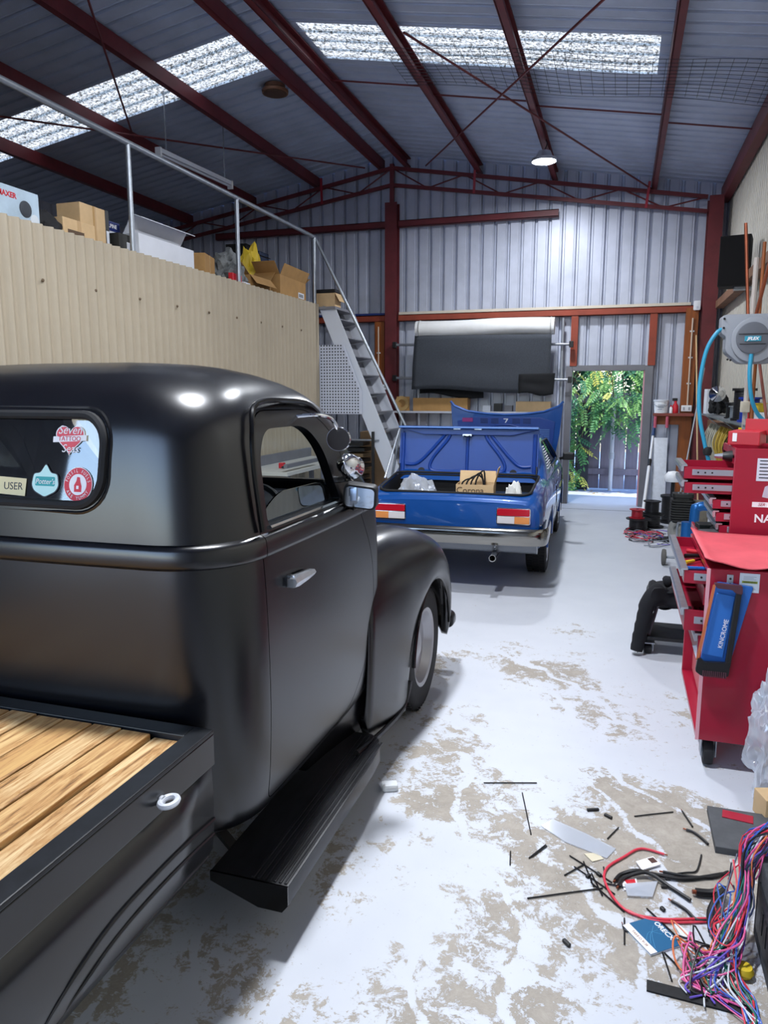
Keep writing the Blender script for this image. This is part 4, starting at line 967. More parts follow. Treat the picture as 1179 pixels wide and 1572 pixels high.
# chrome bumper, valance, exhaust
bp_ = []
for (x, y) in spline([(-.80, -1.62, 0), (-.805, -1.85, 0), (-.79, -2.06, 0), (-.70, -2.13, 0), (-.35, -2.155, 0), (0, -2.16, 0), (.35, -2.155, 0), (.70, -2.13, 0), (.79, -2.06, 0), (.805, -1.85, 0), (.80, -1.62, 0)], 4) and [(p.x, p.y) for p in spline([(-.80, -1.62, 0), (-.805, -1.85, 0), (-.79, -2.06, 0), (-.70, -2.13, 0), (-.35, -2.155, 0), (0, -2.16, 0), (.35, -2.155, 0), (.70, -2.13, 0), (.79, -2.06, 0), (.805, -1.85, 0), (.80, -1.62, 0)], 4)]:
    L_ = math.hypot(x*.25, y+1.2); nx, ny = x*.25/L_, (y+1.2)/L_
    bp_.append([(x+nx*d, y+ny*d, z) for d, z in ((-.035, .575), (-.004, .582), (.014, .56), (.016, .515), (.010, .47), (-.008, .44), (-.035, .44))])
cb(MB().loft(bp_), 'rear_bumper', M('floor_tinted_chrome', '#8f8d88', .14, 1.), smooth=True)  # darker chrome colour stands in for the brown floor it reflects
cb(MB().prism(round_poly([(-2.03, .47), (-2.10, .45), (-2.07, .37), (-1.95, .34), (-1.9, .36)], .02), -.72, .72, 'X'), 'rear_valance', M('dull_silver', '#6c7076', .3, .7), smooth=True)
cb(MB().lathe([(.030, -.1), (.030, .22), (.024, .22), (.024, -.1)], (.38, -2.12, .345), 'Y', 16, True), 'exhaust_tip', CHROME, smooth=True)
cb(MB().lathe([(.0, -.02), (.024, -.02), (.024, -.01)], (.38, -2.05, .345), 'Y', 16), 'exhaust_bore', BLACKP)
# boot lid standing open
ld = bpy.data.objects.new('boot_lid', None); COL.objects.link(ld); ld.parent = car; ld.location = (-.02, -1.17, .875); ld.rotation_euler = (math.radians(-8), 0, 0)
def lb(mb, name, mat, **k): return mb.build(name, mat, ld, world=False, **k)
lb(MB().prism(round_poly([(-.665, -.02), (.665, -.02), (.665, .475), (-.665, .475)], .03), 0, .018, 'Y'), 'outer_skin', CBLUE2, bevel=.004)
lb(MB().ext(-.665, .665, -.075, .015, .46, .482), 'rear_flange', CBLUE, bevel=.005)
lb(MB().prism([(-.66, .46), (.66, .46), (.52, .43), (.42, .405), (-.42, .405), (-.52, .43)], -.03, .0, 'Y'), 'latch_panel', CBLUE2, bevel=.004)
def rib(pts, r=.016): return lb(MB().tube([(x, -.004, z) for x, z in [(p.x, p.y) for p in spline([(a, b, 0) for a, b in pts], 6)]], r, 8), 'stiffener_rib', CBLUE2, smooth=True)
rib([(-.63, .0), (-.63, .22), (-.63, .42)], .02); rib([(.63, .0), (.63, .22), (.63, .42)], .02); rib([(-.63, .012), (0, .012), (.63, .012)], .022); rib([(0, .02), (0, .2), (0, .40)])
for s in (1, -1):
    rib([(s*.22, .41), (s*.26, .36), (s*.40, .20), (s*.50, .12), (s*.60, .12)]); rib([(s*.17, .41), (s*.20, .35), (s*.32, .20), (s*.36, .10), (s*.30, .055), (s*.05, .05)])
    lb(MB().lathe([(.034, -.01), (.034, .003)], (s*.44, -.004, .055), 'Y', 16), 'access_hole', BLACKP)
    lb(MB().box((s*.10, -.038, .467), (.07, .02, .03)), 'flange_vent', ALU, bevel=.003)
    lb(MB().tube([(s*.655, -.05, -.10), (s*.655, -.02, .12)], .006, 6), 'hinge_arm', BLACKP)
lb(MB().box((0, -.04, .40), (.09, .03, .022)), 'latch', ALU, bevel=.004); lb(MB().tube([(-.03, -.06, .395), (0, -.075, .385), (.03, -.06, .395)], .005, 6), 'latch_loop', BLACKP)
cb(MB().tube([(-.70, -1.62, .90), (-.672, -1.20, 1.33)], .010, 8), 'lid_prop', GALV)
# bonnet standing open, hinged at the nose
hd_ = bpy.data.objects.new('bonnet', None); COL.objects.link(hd_); hd_.parent = car; hd_.location = (0, 1.78, .80); hd_.rotation_euler = (math.radians(4), 0, 0)
def hb(mb, name, mat, **k): return mb.build(name, mat, hd_, world=False, **k)
top = [(-.735, .775), (-.68, .715), (-.5, .645), (-.25, .612), (0, .602), (.25, .612), (.5, .645), (.68, .715), (.735, .775)]
hb(MB().prism([(-.64, .0), (.64, .0), (.70, .35)]+list(reversed(top))+[(-.70, .35)], 0, .022, 'Y'), 'skin', CBLUE, bevel=.003)
hb(MB().tube([(x, -.006, z-.012) for x, z in top], .016, 8), 'trailing_edge', CBLUE, smooth=True)
hb(MB().prism([(-.60, .05), (.60, .05), (.64, .50), (.45, .555), (-.45, .555), (-.64, .50)], -.014, 0, 'Y'), 'inner_frame', CBLUE2, bevel=.006)
for i in range(5):
    x = -.28+.14*i
    for j in range(4):
        if i == 2: continue
        hb(MB().box((x, -.016, .535-.018*j), (.10, .006, .007)), 'vent_slot', M('slot_dark', '#081c44', .6))
hb(MB().add([(-.025, -.017, .54), (.035, -.017, .54), (.035, -.017, .53), (.005, -.017, .485), (-.008, -.017, .485), (.015, -.017, .528), (-.025, -.017, .528)], [tuple(range(7))]), 'vent_mark', STEELW, fixn=False)
for j in range(13): hb(MB().box((.50, -.016, .40-.022*j), (.14, .006, .008)), 'side_slot', M('slot_pale', '#5f86c0', .5))
hb(MB().box((-.50, -.02, .52), (.14, .02, .05)), 'pink_sticker', M('magenta_mark', '#8e2f78', .5))
for p in ([(-.55, .1), (-.2, .42), (.2, .42), (.55, .1)], [(-.3, .08), (0, .3), (.3, .08)]):
    hb(MB().tube([(q.x, -.016, q.y) for q in spline([(a, b, 0) for a, b in p], 6)], .014, 8), 'inner_rib', CBLUE2, smooth=True)
cb(MB().ext(-.6, .6, 1.1, 1.9, .45, .60), 'engine_block', DARKIN, bevel=.03)
cb(MB().prism(rrect(-.74, .74, .42, .55, .03), 2.03, 2.11, 'Y'), 'front_bumper', CHROME, bevel=.01)
# wheels
ALW = M('alloy_wheel', '#b7b9bf', .25, .9)
for s in (1, -1):
    for y in (RWY, FWY):
        w_ = tyre(None, s*.665, y, .29, .19, s, .185, ALW); w_.parent = car
        for i in range(5):
            a = 2*PI*i/5; MB().bar((s*.075, 0, 0), (s*.075, .175*math.cos(a), .175*math.sin(a)), .04, .03, up=(1, 0, 0)).build('spoke', ALW, w_, world=False, bevel=.004)
# things in the boot
def wpt(x, y, z):   # car local -> world
    c, s = math.cos(math.radians(1.8)), math.sin(math.radians(1.8)); return Vector((CX+x*c-y*s, CYY+x*s+y*c, z))
bxo = thing('beer_carton', 'open cardboard Corona carton standing in the blue car boot', 'box', wpt(.17, -1.79, .447))
def open_box(t, w, d, h, mat, rz=0., flaps=((0, 60), (1, 70), (2, 40), (3, 80)), th=.004, name='wall'):
    Rm = Matrix.Rotation(rz, 4, 'Z')
    def add(mb, n, m=mat): mb.xform(Rm).build(n, m, t, world=False)
    add(MB().ext(-w/2, w/2, -d/2, d/2, 0, th), 'bottom')
    add(MB().ext(-w/2, w/2, -d/2, -d/2+th, th, h), 'front'); add(MB().ext(-w/2, w/2, d/2-th, d/2, th, h), 'back')
    add(MB().ext(-w/2, -w/2+th, -d/2+th, d/2-th, th, h), 'side'); add(MB().ext(w/2-th, w/2, -d/2+th, d/2-th, th, h), 'side')
    for k, ang in flaps:
        a = math.radians(ang); fl = (d if k in (0, 2) else w)*.46; fl = min(fl, .2)
        if k == 0: mb = MB().box((0, 0, fl/2), (w*.98, th, fl)).xform(Matrix.Translation((0, -d/2, h)) @ Matrix.Rotation(a, 4, 'X'))
        elif k == 2: mb = MB().box((0, 0, fl/2), (w*.98, th, fl)).xform(Matrix.Translation((0, d/2, h)) @ Matrix.Rotation(-a, 4, 'X'))
        elif k == 1: mb = MB().box((0, 0, fl/2), (th, d*.98, fl)).xform(Matrix.Translation((w/2, 0, h)) @ Matrix.Rotation(a, 4, 'Y'))
        else: mb = MB().box((0, 0, fl/2), (th, d*.98, fl)).xform(Matrix.Translation((-w/2, 0, h)) @ Matrix.Rotation(-a, 4, 'Y'))
        add(mb, 'flap')
open_box(bxo, .32, .22, .455, CARD2, math.radians(4), ((1, 14), (2, 20)))
text('Corona', .075, M('ink_brown', '#5a4636', .7), bxo, (-.03, -.1145, .405), (PI/2, 0, math.radians(4)), 'carton_lettering', .0006, world=False)
hn = thing('cable_bundle', 'black cables sticking out of the Corona carton in the boot', 'cable', wpt(.16, -1.78, .68))
for k in range(4):
    MB().tube(spline([(-.10+.05*k, 0, -.1), (-.12+.04*k, .0, .2), (-.02+.03*k, .02, .27+.02*k), (.05+.01*k, .03, .32-.06*k)], 5), .008, 6).build('cable', BLACKR, hn, world=False)
def crumpled(name, label, cat, loc, r, mat, seed=1, sub=4, amp=.35, group=None):
    bm = bmesh.new(); bmesh.ops.create_icosphere(bm, subdivisions=sub, radius=1); R2 = random.Random(seed); o3 = Vector((R2.uniform(0, 50), R2.uniform(0, 50), 0))
    for v in bm.verts:
        d = v.co.normalized(); q = 1+amp*mnoise.noise(d*2.2+o3)+amp*.55*abs(mnoise.noise(d*6+o3))+amp*.3*mnoise.noise(d*13+o3)
        v.co = Vector((d.x*r[0], d.y*r[1], max(d.z, -.55)*r[2]))*q
    z = min(v.co.z for v in bm.verts)
    for v in bm.verts: v.co.z -= z
    me = bpy.data.meshes.new(name); bm.to_mesh(me); bm.free(); me.materials.append(mat)
    for p in me.polygons: p.use_smooth = sub > 3
    me.set_sharp_from_angle(angle=math.radians(35))
    o = bpy.data.objects.new(name, me); COL.objects.link(o); o.location = loc; return tag(o, label, cat, group)
def plastic_mat():
    m = bpy.data.materials.new('clear_crinkled_plastic'); m.use_nodes = True; nt = m.node_tree; N = nt.nodes
    for n in list(N): N.remove(n)
    o = N.new('ShaderNodeOutputMaterial'); t = N.new('ShaderNodeBsdfTransparent'); g = N.new('ShaderNodeBsdfGlossy'); d = N.new('ShaderNodeBsdfDiffuse'); m1 = N.new('ShaderNodeMixShader'); m2 = N.new('ShaderNodeMixShader')
    g.inputs['Roughness'].default_value = .12; d.inputs[0].default_value = (.75, .8, .9, 1); m1.inputs[0].default_value = .35; m2.inputs[0].default_value = .5
    nt.links.new(t.outputs[0], m2.inputs[1]); nt.links.new(g.outputs[0], m1.inputs[2]); nt.links.new(d.outputs[0], m1.inputs[1]); nt.links.new(m1.outputs[0], m2.inputs[2]); nt.links.new(m2.outputs[0], o.inputs[0]); return m
CLEAR = plastic_mat()
crumpled('plastic_bag', 'crumpled clear plastic bag in the left of the boot', 'bag', wpt(-.36, -1.77, .447), (.19, .12, .29), CLEAR, 3)
crumpled('crumpled_rag', 'white crumpled rag in the right corner of the boot', 'rag', wpt(.50, -1.84, .447), (.08, .08, .28), M('white_rag', '#d7d7d2', .9), 5)
MB().ext(-.05, .15, -.06, .06, 0, .3).xform(Matrix.Translation(wpt(-.05, -1.38, .447))).build('speaker_box', M('dark_grey_box', '#3a3d44', .6), label='dark grey box at the back of the boot', cat='box', bevel=.008)
MB().ext(-.18, .18, -.08, .08, 0, .33).xform(Matrix.Translation(wpt(.43, -1.38, .447))).build('tool_case', M('slate_blue_case', '#26344a', .5), label='dark slate-blue case at the back right of the boot', cat='case', bevel=.02)

# ================================================================== tool cabinets on the right
SLIDE = M('zinc_slide', '#b4bac6', .3, .8); PINK = M('faded_red', '#c05a62', .5, 0, .1, 6)
def caster(parent, x, y, r=.058, name='caster'):
    e = bpy.data.objects.new(name, None); COL.objects.link(e); e.parent = parent; e.location = Vector((x, y, 0))-worigin(parent)
    MB().lathe([(.0, -.023), (r*.6, -.023), (r*.95, -.02), (r, -.010), (r, .010), (r*.95, .02), (r*.6, .023), (0, .023)], (0, 0, r), 'X', 24).build('wheel', BLACKR, e, world=False, smooth=True)
    MB().lathe([(0, -.026), (r*.55, -.026), (r*.55, .026), (0, .026)], (0, 0, r), 'X', 20).build('hub', M('grey_hub', '#7d8288', .4), e, world=False)
    mb = MB(); mb.ext(-.033, -.029, -.03, .03, r*.8, r*2+.012); mb.ext(.029, .033, -.03, .03, r*.8, r*2+.012); mb.ext(-.04, .04, -.04, .04, r*2+.012, r*2+.018); mb.build('fork', GALV, e, world=False); return e
def drawer(parent, xf, xb, y0, y1, z0, z1, name='drawer', trim=True, liner=None, mat=TRED):
    """drawer box pulled out towards -X, its front at xf"""
    dr = MB(); t = .006
    dr.ext(xf, xf+.012, y0, y1, z0, z1); dr.ext(xf+.012, xb, y0, y0+t, z0, z1-.006); dr.ext(xf+.012, xb, y1-t, y1, z0, z1-.006); dr.ext(xf+.012, xb, y0+t, y1-t, z0, z0+t)
    d = dr.build(name, mat, parent)
    if trim:
        MB().prism([(xf-.020, z1-.006), (xf-.014, z1+.004), (xf+.014, z1+.004), (xf+.014, z1-.002), (xf-.004, z1-.004), (xf-.004, z1-.03), (xf-.016, z1-.032)], y0-.004, y1+.004, 'Y').build('handle_trim', ALU, d)
    MB().ext(xf+.04, xb, y0-.007, y0-.001, (z0+z1)/2-.016, (z0+z1)/2+.016).build('slide', SLIDE, d, bevel=.002)
    for k in range(3): MB().lathe([(.005, 0), (.005, .003)], (xf+.07+.035*k, y0-.0105, (z0+z1)/2), 'Y', 8).build('slide_rivet', BLACKP, d)
    return d
tc1 = thing('tool_cabinet', 'red rolling tool cabinet nearest the camera with drawers pulled open', 'tool cabinet', (.63, 3.82, 0))
X0, X1, Y0, Y1 = .392, .86, 3.392, 4.24
MB().ext(X0, X1, Y0, Y0+.012, .135, .925).build('side_panel', TRED, tc1, bevel=.004)
MB().ext(X0, X1, Y1-.012, Y1, .135, .925).build('side_panel', TRED, tc1, bevel=.004)
MB().ext(X1-.012, X1, Y0+.012, Y1-.012, .135, .925).build('back_panel', TRED, tc1)
MB().ext(X0, X1-.012, Y0+.012, Y1-.012, .135, .155).build('base', TRED, tc1); MB().ext(X0, X1-.012, Y0+.012, Y1-.012, .905, .925).build('top_panel', TRED, tc1)
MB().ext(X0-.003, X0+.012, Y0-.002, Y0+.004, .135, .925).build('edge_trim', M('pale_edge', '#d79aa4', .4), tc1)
drawer(tc1, .300, .80, Y0+.018, Y1-.018, .850, .912)
drawer(tc1, .312, .82, Y0+.018, Y1-.018, .635, .735)
drawer(tc1, .385, .84, Y0+.018, Y1-.018, .755, .835, trim=False)
drawer(tc1, .375, .84, Y0+.018, Y1-.018, .50, .62); 
MB().ext(X0+.05, X0+.06, Y0+.02, Y1-.02, .17, .48).build('lower_door', PINK, tc1, bevel=.004)
MB().bar((X0-.02, Y0+.05, .56), (X0+.03, Y0+.03, .40), .012, .03).build('support_strut', STEELW, tc1)
for x in (X0+.06, X1-.07):
    for y in (Y0+.06, Y1-.06): caster(tc1, x, y)
MB().ext(.520, .598, Y0-.0015, Y0+.001, .832, .915).build('warning_label', M('label_white', '#c9d0dd', .6), tc1)
MB().ext(.530, .590, Y0-.0025, Y0-.001, .872, .882).build('label_stripe', M('label_olive', '#8c9a3c', .6), tc1)
text('WARNING', .0105, BLACKP, tc1, (.56, Y0-.0032, .877), (PI/2, 0, 0), 'label_lettering', .0003)
for k in range(5): MB().ext(.535, .585-.01*(k % 2), Y0-.0022, Y0-.001, .900-.006*(k if k < 3 else k+5), .9015-.006*(k if k < 3 else k+5)).build('label_line', M('label_ink', '#7f879a', .6), tc1)
MB().ext(.470, .495, Y0-.006, Y0, .85, .905).build('latch_plate', SLIDE, tc1, bevel=.002)
for z in (.865, .888): MB().lathe([(.005, 0), (.005, .004)], (.483, Y0-.0095, z), 'Y', 8).build('plate_screw', BLACKP, tc1)
MB().tube(spline([(.63, Y0-.02, .36), (.66, Y0-.05, .40), (.72, Y0-.05, .43), (.80, Y0-.02, .45)], 5), .018, 8).build('push_handle', BLACKR, tc1, smooth=True)
# tools lying in the open drawers
RT = random.Random(9)
def tool(x, y, z, rz, L, mat, label, name='screwdriver', grp='hand tools in the open drawers'):
    t = thing(name, label, 'hand tool', (x, y, z), rz, grp)
    MB().tube([(0, 0, .012), (L*.42, 0, .012)], [.011, .009], 8).build('handle', mat, t, world=False, smooth=True); MB().tube([(L*.42, 0, .012), (L, 0, .012)], .004, 6).build('shank', CHROME, t, world=False)
tool(.33, 3.50, .857, .5, .17, RPLA, 'red-handled screwdriver in the top drawer, nearest the side panel')
tool(.33, 3.62, .857, .2, .19, BLUEP, 'blue-handled screwdriver in the top drawer beside the red one')
tool(.33, 3.74, .857, .9, .16, YEL, 'yellow-handled screwdriver in the top drawer')
tool(.34, 3.90, .857, .3, .20, BLACKP, 'black-handled screwdriver in the far half of the top drawer')
tool(.36, 4.04, .857, -.3, .18, RPLA, 'red-handled screwdriver at the far end of the top drawer')
ss = thing('socket_rail', 'rows of chrome sockets on a tray in the second drawer', 'socket set', (.37, 3.52, .642))
MB().ext(-.03, .08, -.06, .10, 0, .006).build('tray', BLACKP, ss, world=False)
for i in range(5):
    for j in range(7): MB().lathe([(.008, .006), (.008, .05), (.005, .05), (.005, .02)], (-.02+.022*i, -.05+.022*j, 0), n=8).build('socket', CHROME, ss, world=False)
# red rubber mat draped over the top
mb = MB(); nx, ny = 16, 14; rows = []
for j in range(ny+1):
    y = 3.365+(4.20-3.365)*j/ny; row = []
    for i in range(nx+1):
        x = .385+(.90-.385)*i/nx; edge = max(0, 1-j/3.0)
        z = .937+.022*edge*(.5+.5*math.cos((x-.41)*22))*edge+.012*max(0, 1-i/2.5)*(1 if j > 2 else .3)+.002*math.sin(x*9+y*7)
        if i == 0: z += .01
        row.append((x, y, z))
    rows.append(row)
mb.grid(rows)
bmj = mb
mo = bmj.build('rubber_mat', M('faded_red_rubber', '#c8505a', .55, 0, .14, 4), label='faded red rubber mat curling over the near tool cabinet top', cat='mat', smooth=True)
bm2 = bmesh.new(); bm2.from_mesh(mo.data); bmesh.ops.remove_doubles(bm2, verts=bm2.verts, dist=1e-5); bm2.to_mesh(mo.data); bm2.free()
md = mo.modifiers.new('thickness', 'SOLIDIFY'); md.thickness = .006
# blue saw pouch and hacksaw hung on the side panel
pc = thing('blue_pouch', 'blue Kincrome tool pouch hanging on the red cabinet side'.replace('Kincrome ', ''), 'pouch', (.47, Y0-.012, .48))
MB().prism(round_poly([(.385, .50), (.50, .478), (.575, .86), (.43, .872)], .012), Y0-.014, Y0-.002, 'Y').build('back_flap', M('blue_fabric', '#1d5aa8', .6), pc, bevel=.003)
MB().prism(round_poly([(.392, .545), (.475, .535), (.505, .815), (.432, .825)], .006), Y0-.022, Y0-.014, 'Y').build('front_flap', M('blue_fabric2', '#2565b4', .55), pc, bevel=.003)
text('KINCROME', .026, STW, pc, (.470, Y0-.0232, .645), (PI/2, math.radians(-82), 0), 'pouch_lettering', .0004)
hs = thing('hacksaw', 'black hacksaw with orange blade hanging in front of the blue pouch', 'saw', (.45, Y0-.03, .47))
yy = Y0-.034
MB().prism([(.413, .862), (.425, .865), (.378, .52), (.366, .52)], yy-.002, yy+.002, 'Y').build('blade', M('orange_blade', '#c9714a', .4, .3), hs)
MB().prism(round_poly([(.505, .84), (.528, .842), (.505, .50), (.482, .50)], .006), yy-.009, yy+.009, 'Y').build('spine', BLACKP, hs, bevel=.003)
MB().prism(round_poly([(.415, .872), (.528, .868), (.530, .83), (.500, .835), (.49, .848), (.43, .85)], .008), yy-.011, yy+.011, 'Y').build('front_grip', M('maroon_grip', '#4a2732', .6), hs, bevel=.003)
MB().prism(round_poly([(.372, .53), (.385, .53), (.40, .515), (.485, .52), (.505, .53), (.50, .46), (.39, .452), (.366, .47)], .008), yy-.010, yy+.010, 'Y').build('handle_frame', BLACKP, hs, bevel=.003)
for k in range(12): MB().ext(.395+.0082*k, .400+.0082*k, yy-.015, yy+.012, .452, .478).build('grip_rib', MATS['maroon_grip'], hs)
# second cabinet with top chest
tc2 = thing('tool_chest', 'tall red tool chest behind the near cabinet with drawers hanging open', 'tool chest', (.82, 4.54, 0))
A0, A1, B0, B1 = .588, 1.06, 4.30, 4.78
for y in (B0, B1-.012): MB().ext(A0, A1, y, y+.012, .135, 1.385).build('side_panel', TRED, tc2, bevel=.004)
MB().ext(A1-.012, A1, B0+.012, B1-.012, .135, 1.385).build('back_panel', TRED, tc2)
MB().ext(A0-.1, A1-.012, B0+.012, B1-.012, .84, .862).build('middle_shelf', TRED, tc2); MB().ext(A0, A1-.012, B0+.012, B1-.012, .135, .16).build('base', TRED, tc2)
MB().ext(A0, A1-.012, B0+.012, B1-.012, 1.33, 1.345).build('top_tray', TRED, tc2); MB().ext(A0, A0+.012, B0+.012, B1-.012, 1.30, 1.385).build('front_lip', TRED, tc2)
drawer(tc2, .345, .95, B0+.015, B1-.015, 1.215, 1.285); drawer(tc2, .352, .95, B0+.02, B1-.02, 1.135, 1.20)
for k, (z, xo) in enumerate(((1.055, .50), (.985, .52), (.915, .54))): drawer(tc2, xo, .98, B0+.02, B1-.02, z, z+.055)
drawer(tc2, .44, 1.0, B0-.01, B1-.02, .872, .905, trim=False)
MB().ext(A0-.015, A0+.01, B0+.02, B1-.02, .17, .82).build('lower_drawers', TRED, tc2, bevel=.004)
for x in (A0+.06, A1-.07):
    for y in (B0+.07, B1-.08): caster(tc2, x, y)
text('NA', .060, STW, tc2, (.748, B0-.001, 1.012), (PI/2, 0, 0), 'chest_lettering', .0006, bold=.0015)
MB().ext(.69, .86, B0-.001, B0+.001, 1.075, 1.102).build('chest_badge', STW, tc2); text('SER', .022, TRED, tc2, (.735, B0-.0015, 1.0885), (PI/2, 0, 0), 'badge_lettering', .0005, shear=.3)
text('CELE', .028, PINK, tc2, (.75, B0-.001, .905), (PI/2, 0, 0), 'chest_lettering', .0005)
MB().ext(.70, .82, B0-.002, B0, 1.215, 1.335).build('notice', MATS['label_white'], tc2)
for k in range(6): MB().ext(.712, .80-.012*(k % 3), B0-.003, B0-.0015, 1.32-.018*k, 1.325-.018*k).build('notice_line', BLACKP, tc2)
MB().prism([(.735, 1.13), (.79, 1.12), (.80, 1.17), (.775, 1.20), (.745, 1.185)], B0-.002, B0, 'Y').build('torn_sticker', M('torn_sticker', '#b8b4c4', .6), tc2)
cs = thing('red_case', 'open red metal case tilted on top of the tall tool chest', 'case', (.68, 4.55, 1.386))
MB().box((0, 0, .045), (.16, .24, .075)).xform(Matrix.Rotation(-.3, 4, 'Z')).build('box', M('bright_case_red', '#b3202f', .4), cs, world=False, bevel=.005)
MB().box((.07, .10, .10), (.20, .012, .09)).xform(Matrix.Rotation(-.3, 4, 'Z')).build('lid', MATS['bright_case_red'], cs, world=False, bevel=.003)
MB().box((-.045, -.1225, .05), (.022, .003, .045)).xform(Matrix.Rotation(-.3, 4, 'Z')).build('badge', STW, cs, world=False)
dl = thing('cordless_drill', 'black cordless drill lying on the open upper drawers', 'drill', (.60, 4.40, 1.29))
MB().tube([(-.06, 0, .045), (-.02, 0, .045), (.07, 0, .045)], [.018, .032, .03], 12).build('motor', BLACKP, dl, world=False, smooth=True); MB().prism(round_poly([(-.0, .03), (.05, .03), (.07, -.04), (.0, -.045)], .01), -.022, .022, 'Y').xform(Matrix.Translation((0, 0, .04))).build('grip', BLACKP, dl, world=False, bevel=.006); MB().cyl((-.10, 0, .045), (-.06, 0, .045), .010, .016, 10).build('chuck', ALU, dl, world=False)
lv = thing('spirit_level', 'yellow and grey box level standing upright behind the tall tool chest', 'level', (.74, 4.86, 0))
MB().ext(-.05, .05, -.012, .012, 0, 1.47).build('web', M('grey_level', '#8f97a6', .4, .4), lv, world=False); MB().ext(-.065, -.05, -.016, .016, 0, 1.47).build('edge', YEL, lv, world=False); MB().ext(-.005, .004, -.014, .014, .0, 1.47).build('rib', STEELW, lv, world=False)
# clutter in the tray between the cabinets
def small_box(name, label, cat, c, d, mat, rz=0., bev=.004, group=None):
    o = MB().box((0, 0, d[2]/2), d, rz).build(name, mat, label=label, cat=cat, bevel=bev, group=group); o.location = Vector(c); return o
small_box('parts_tray', 'dull grey metal parts tray on the drawer between the cabinets', 'tray', (.49, 4.34, .882), (.09, .06, .05), M('dull_grey_tin', '#7d8288', .35, .7), .3)
small_box('black_tin', 'green-black flat tin in the drawer behind the grey tray', 'tin', (.50, 4.55, .882), (.10, .12, .05), M('green_black', '#1c2a26', .5), .1)
crumpled('oily_rag', 'black oily rag bunched on the drawer below the tall chest', 'rag', (.56, 4.44, .883), (.05, .05, .05), M('black_rag', '#17181c', .9), 11, 3)
bc = thing('blue_clamp', 'blue metal pipe bender standing behind the drawer tray', 'pipe bender', (.80, 6.6, .0))
MB().tube(spline([(-.17, 0, 0), (-.17, 0, .66), (-.14, 0, .73), (-.05, 0, .74), (.12, 0, .73)], 5), .04, 12).build('body', M('metallic_blue', '#1c5c9c', .3, .4), bc, world=False, smooth=True)
MB().cyl((-.22, 0, .0), (-.22, 0, .6), .05, n=14).build('cylinder', MATS['metallic_blue'], bc, world=False, smooth=True); MB().ext(-.26, .0, -.09, .09, 0, .02).build('foot', MATS['metallic_blue'], bc, world=False)

# ------------------------------------------------------------------ creeper stool with jacket
ck = thing('creeper_seat', 'low black mechanic stool on casters beside the red cabinet', 'stool', (.36, 5.0, 0))
MB().prism(round_poly([(.20, 4.86), (.55, 4.86), (.55, 5.2), (.20, 5.2)], .05), .10, .125, 'Z').build('tray', BLACKP, ck, bevel=.006)
for x in (.24, .51):
    for y in (4.90, 5.16): caster(ck, x, y, .032); MB().tube([(x, y, .12), (.375+(x-.375)*.6, 5.03+(y-5.03)*.6, .34)], .011, 8).build('leg', M('grey_pipe', '#6d727a', .4, .4), ck)
MB().prism(round_poly([(.22, 4.88), (.53, 4.88), (.53, 5.18), (.22, 5.18)], .08), .34, .40, 'Z').build('seat', BLACKP, ck, smooth=True, bevel=.015)
MB().tube([(.175, 5.0, .27), (.40, 5.03, .31)], .018, 10).build('side_bar', M('grey_pipe2', '#3a3d42', .4, .4), ck, smooth=True)
JK = M('black_fleece', '#15161b', .95, 0, .3, 9)
mb = MB(); n1, n2 = 26, 22; rows = []
for j in range(n2+1):
    v = j/n2; row = []
    for i in range(n1+1):
        u = i/n1; x = .19+.34*u; s_ = (v-.45)*.62; y = 5.03+max(-.19, min(.19, s_))
        z = .425+.05*math.sin(u*5+v*3)*.5+.03*mnoise.noise(Vector((u*5, v*5, 2)))
        if abs(s_) > .19: z -= (abs(s_)-.19)*1.2; y += .03*math.sin(u*9)*(-1 if s_ < 0 else 1)
        if u < .16: z -= (.16-u)*1.9; x -= (.16-u)*.1
        row.append((x, y, z))
    rows.append(row)
mb.grid(rows)
jk = thing('black_jacket', 'black fleece jacket thrown over the low stool, sleeve hanging to the floor', 'jacket', (.36, 5.0, .12))
jo = mb.build('body', JK, jk, smooth=True); bm2 = bmesh.new(); bm2.from_mesh(jo.data); bmesh.ops.remove_doubles(bm2, verts=bm2.verts, dist=1e-5); bm2.to_mesh(jo.data); bm2.free()
md = jo.modifiers.new('thickness', 'SOLIDIFY'); md.thickness = .02
MB().tube(spline([(.30, 4.90, .44), (.23, 4.85, .37), (.205, 4.84, .25), (.185, 4.85, .13), (.17, 4.84, .03)], 5), [.045, .05, .052, .05, .05, .048, .05, .052, .046, .05, .048, .045, .048, .045, .042, .046, .043, .04, .042, .04, .038][:21], 12).build('sleeve', JK, jk, smooth=True)
MB().tube(spline([(.32, 4.98, .46), (.40, 4.97, .49), (.47, 5.0, .47)], 6), [.03+.01*math.sin(i) for i in range(13)], 10).build('hood', JK, jk, smooth=True)

# ------------------------------------------------------------------ air compressor
ac = thing('air_compressor', 'dusty grey air compressor with finned pump by the right wall', 'compressor', (.68, 7.6, 0))
TK = M('dusty_grey_tank', '#8c8b84', .5, .2, .2, 6); PUMP = M('black_cast_iron', '#2a2a28', .6, .3, .3, 14)
MB().lathe([(0, -.42), (.10, -.41), (.17, -.36), (.185, -.30), (.185, .30), (.17, .36), (.10, .41), (0, .42)], (.70, 7.72, .27), 'Y', 28).build('tank', TK, ac, smooth=True)
for k in range(9): MB().prism(rrect(.50, .70, 7.44, 7.64, .03), .46+.024*k, .474+.024*k, 'Z').build('fin', PUMP, ac)
MB().prism(rrect(.52, .68, 7.46, 7.62, .03), .44, .69, 'Z').build('pump_body', PUMP, ac, bevel=.01); MB().prism(rrect(.51, .70, 7.45, 7.63, .04), .685, .725, 'Z').build('cylinder_head', PUMP, ac, bevel=.008)
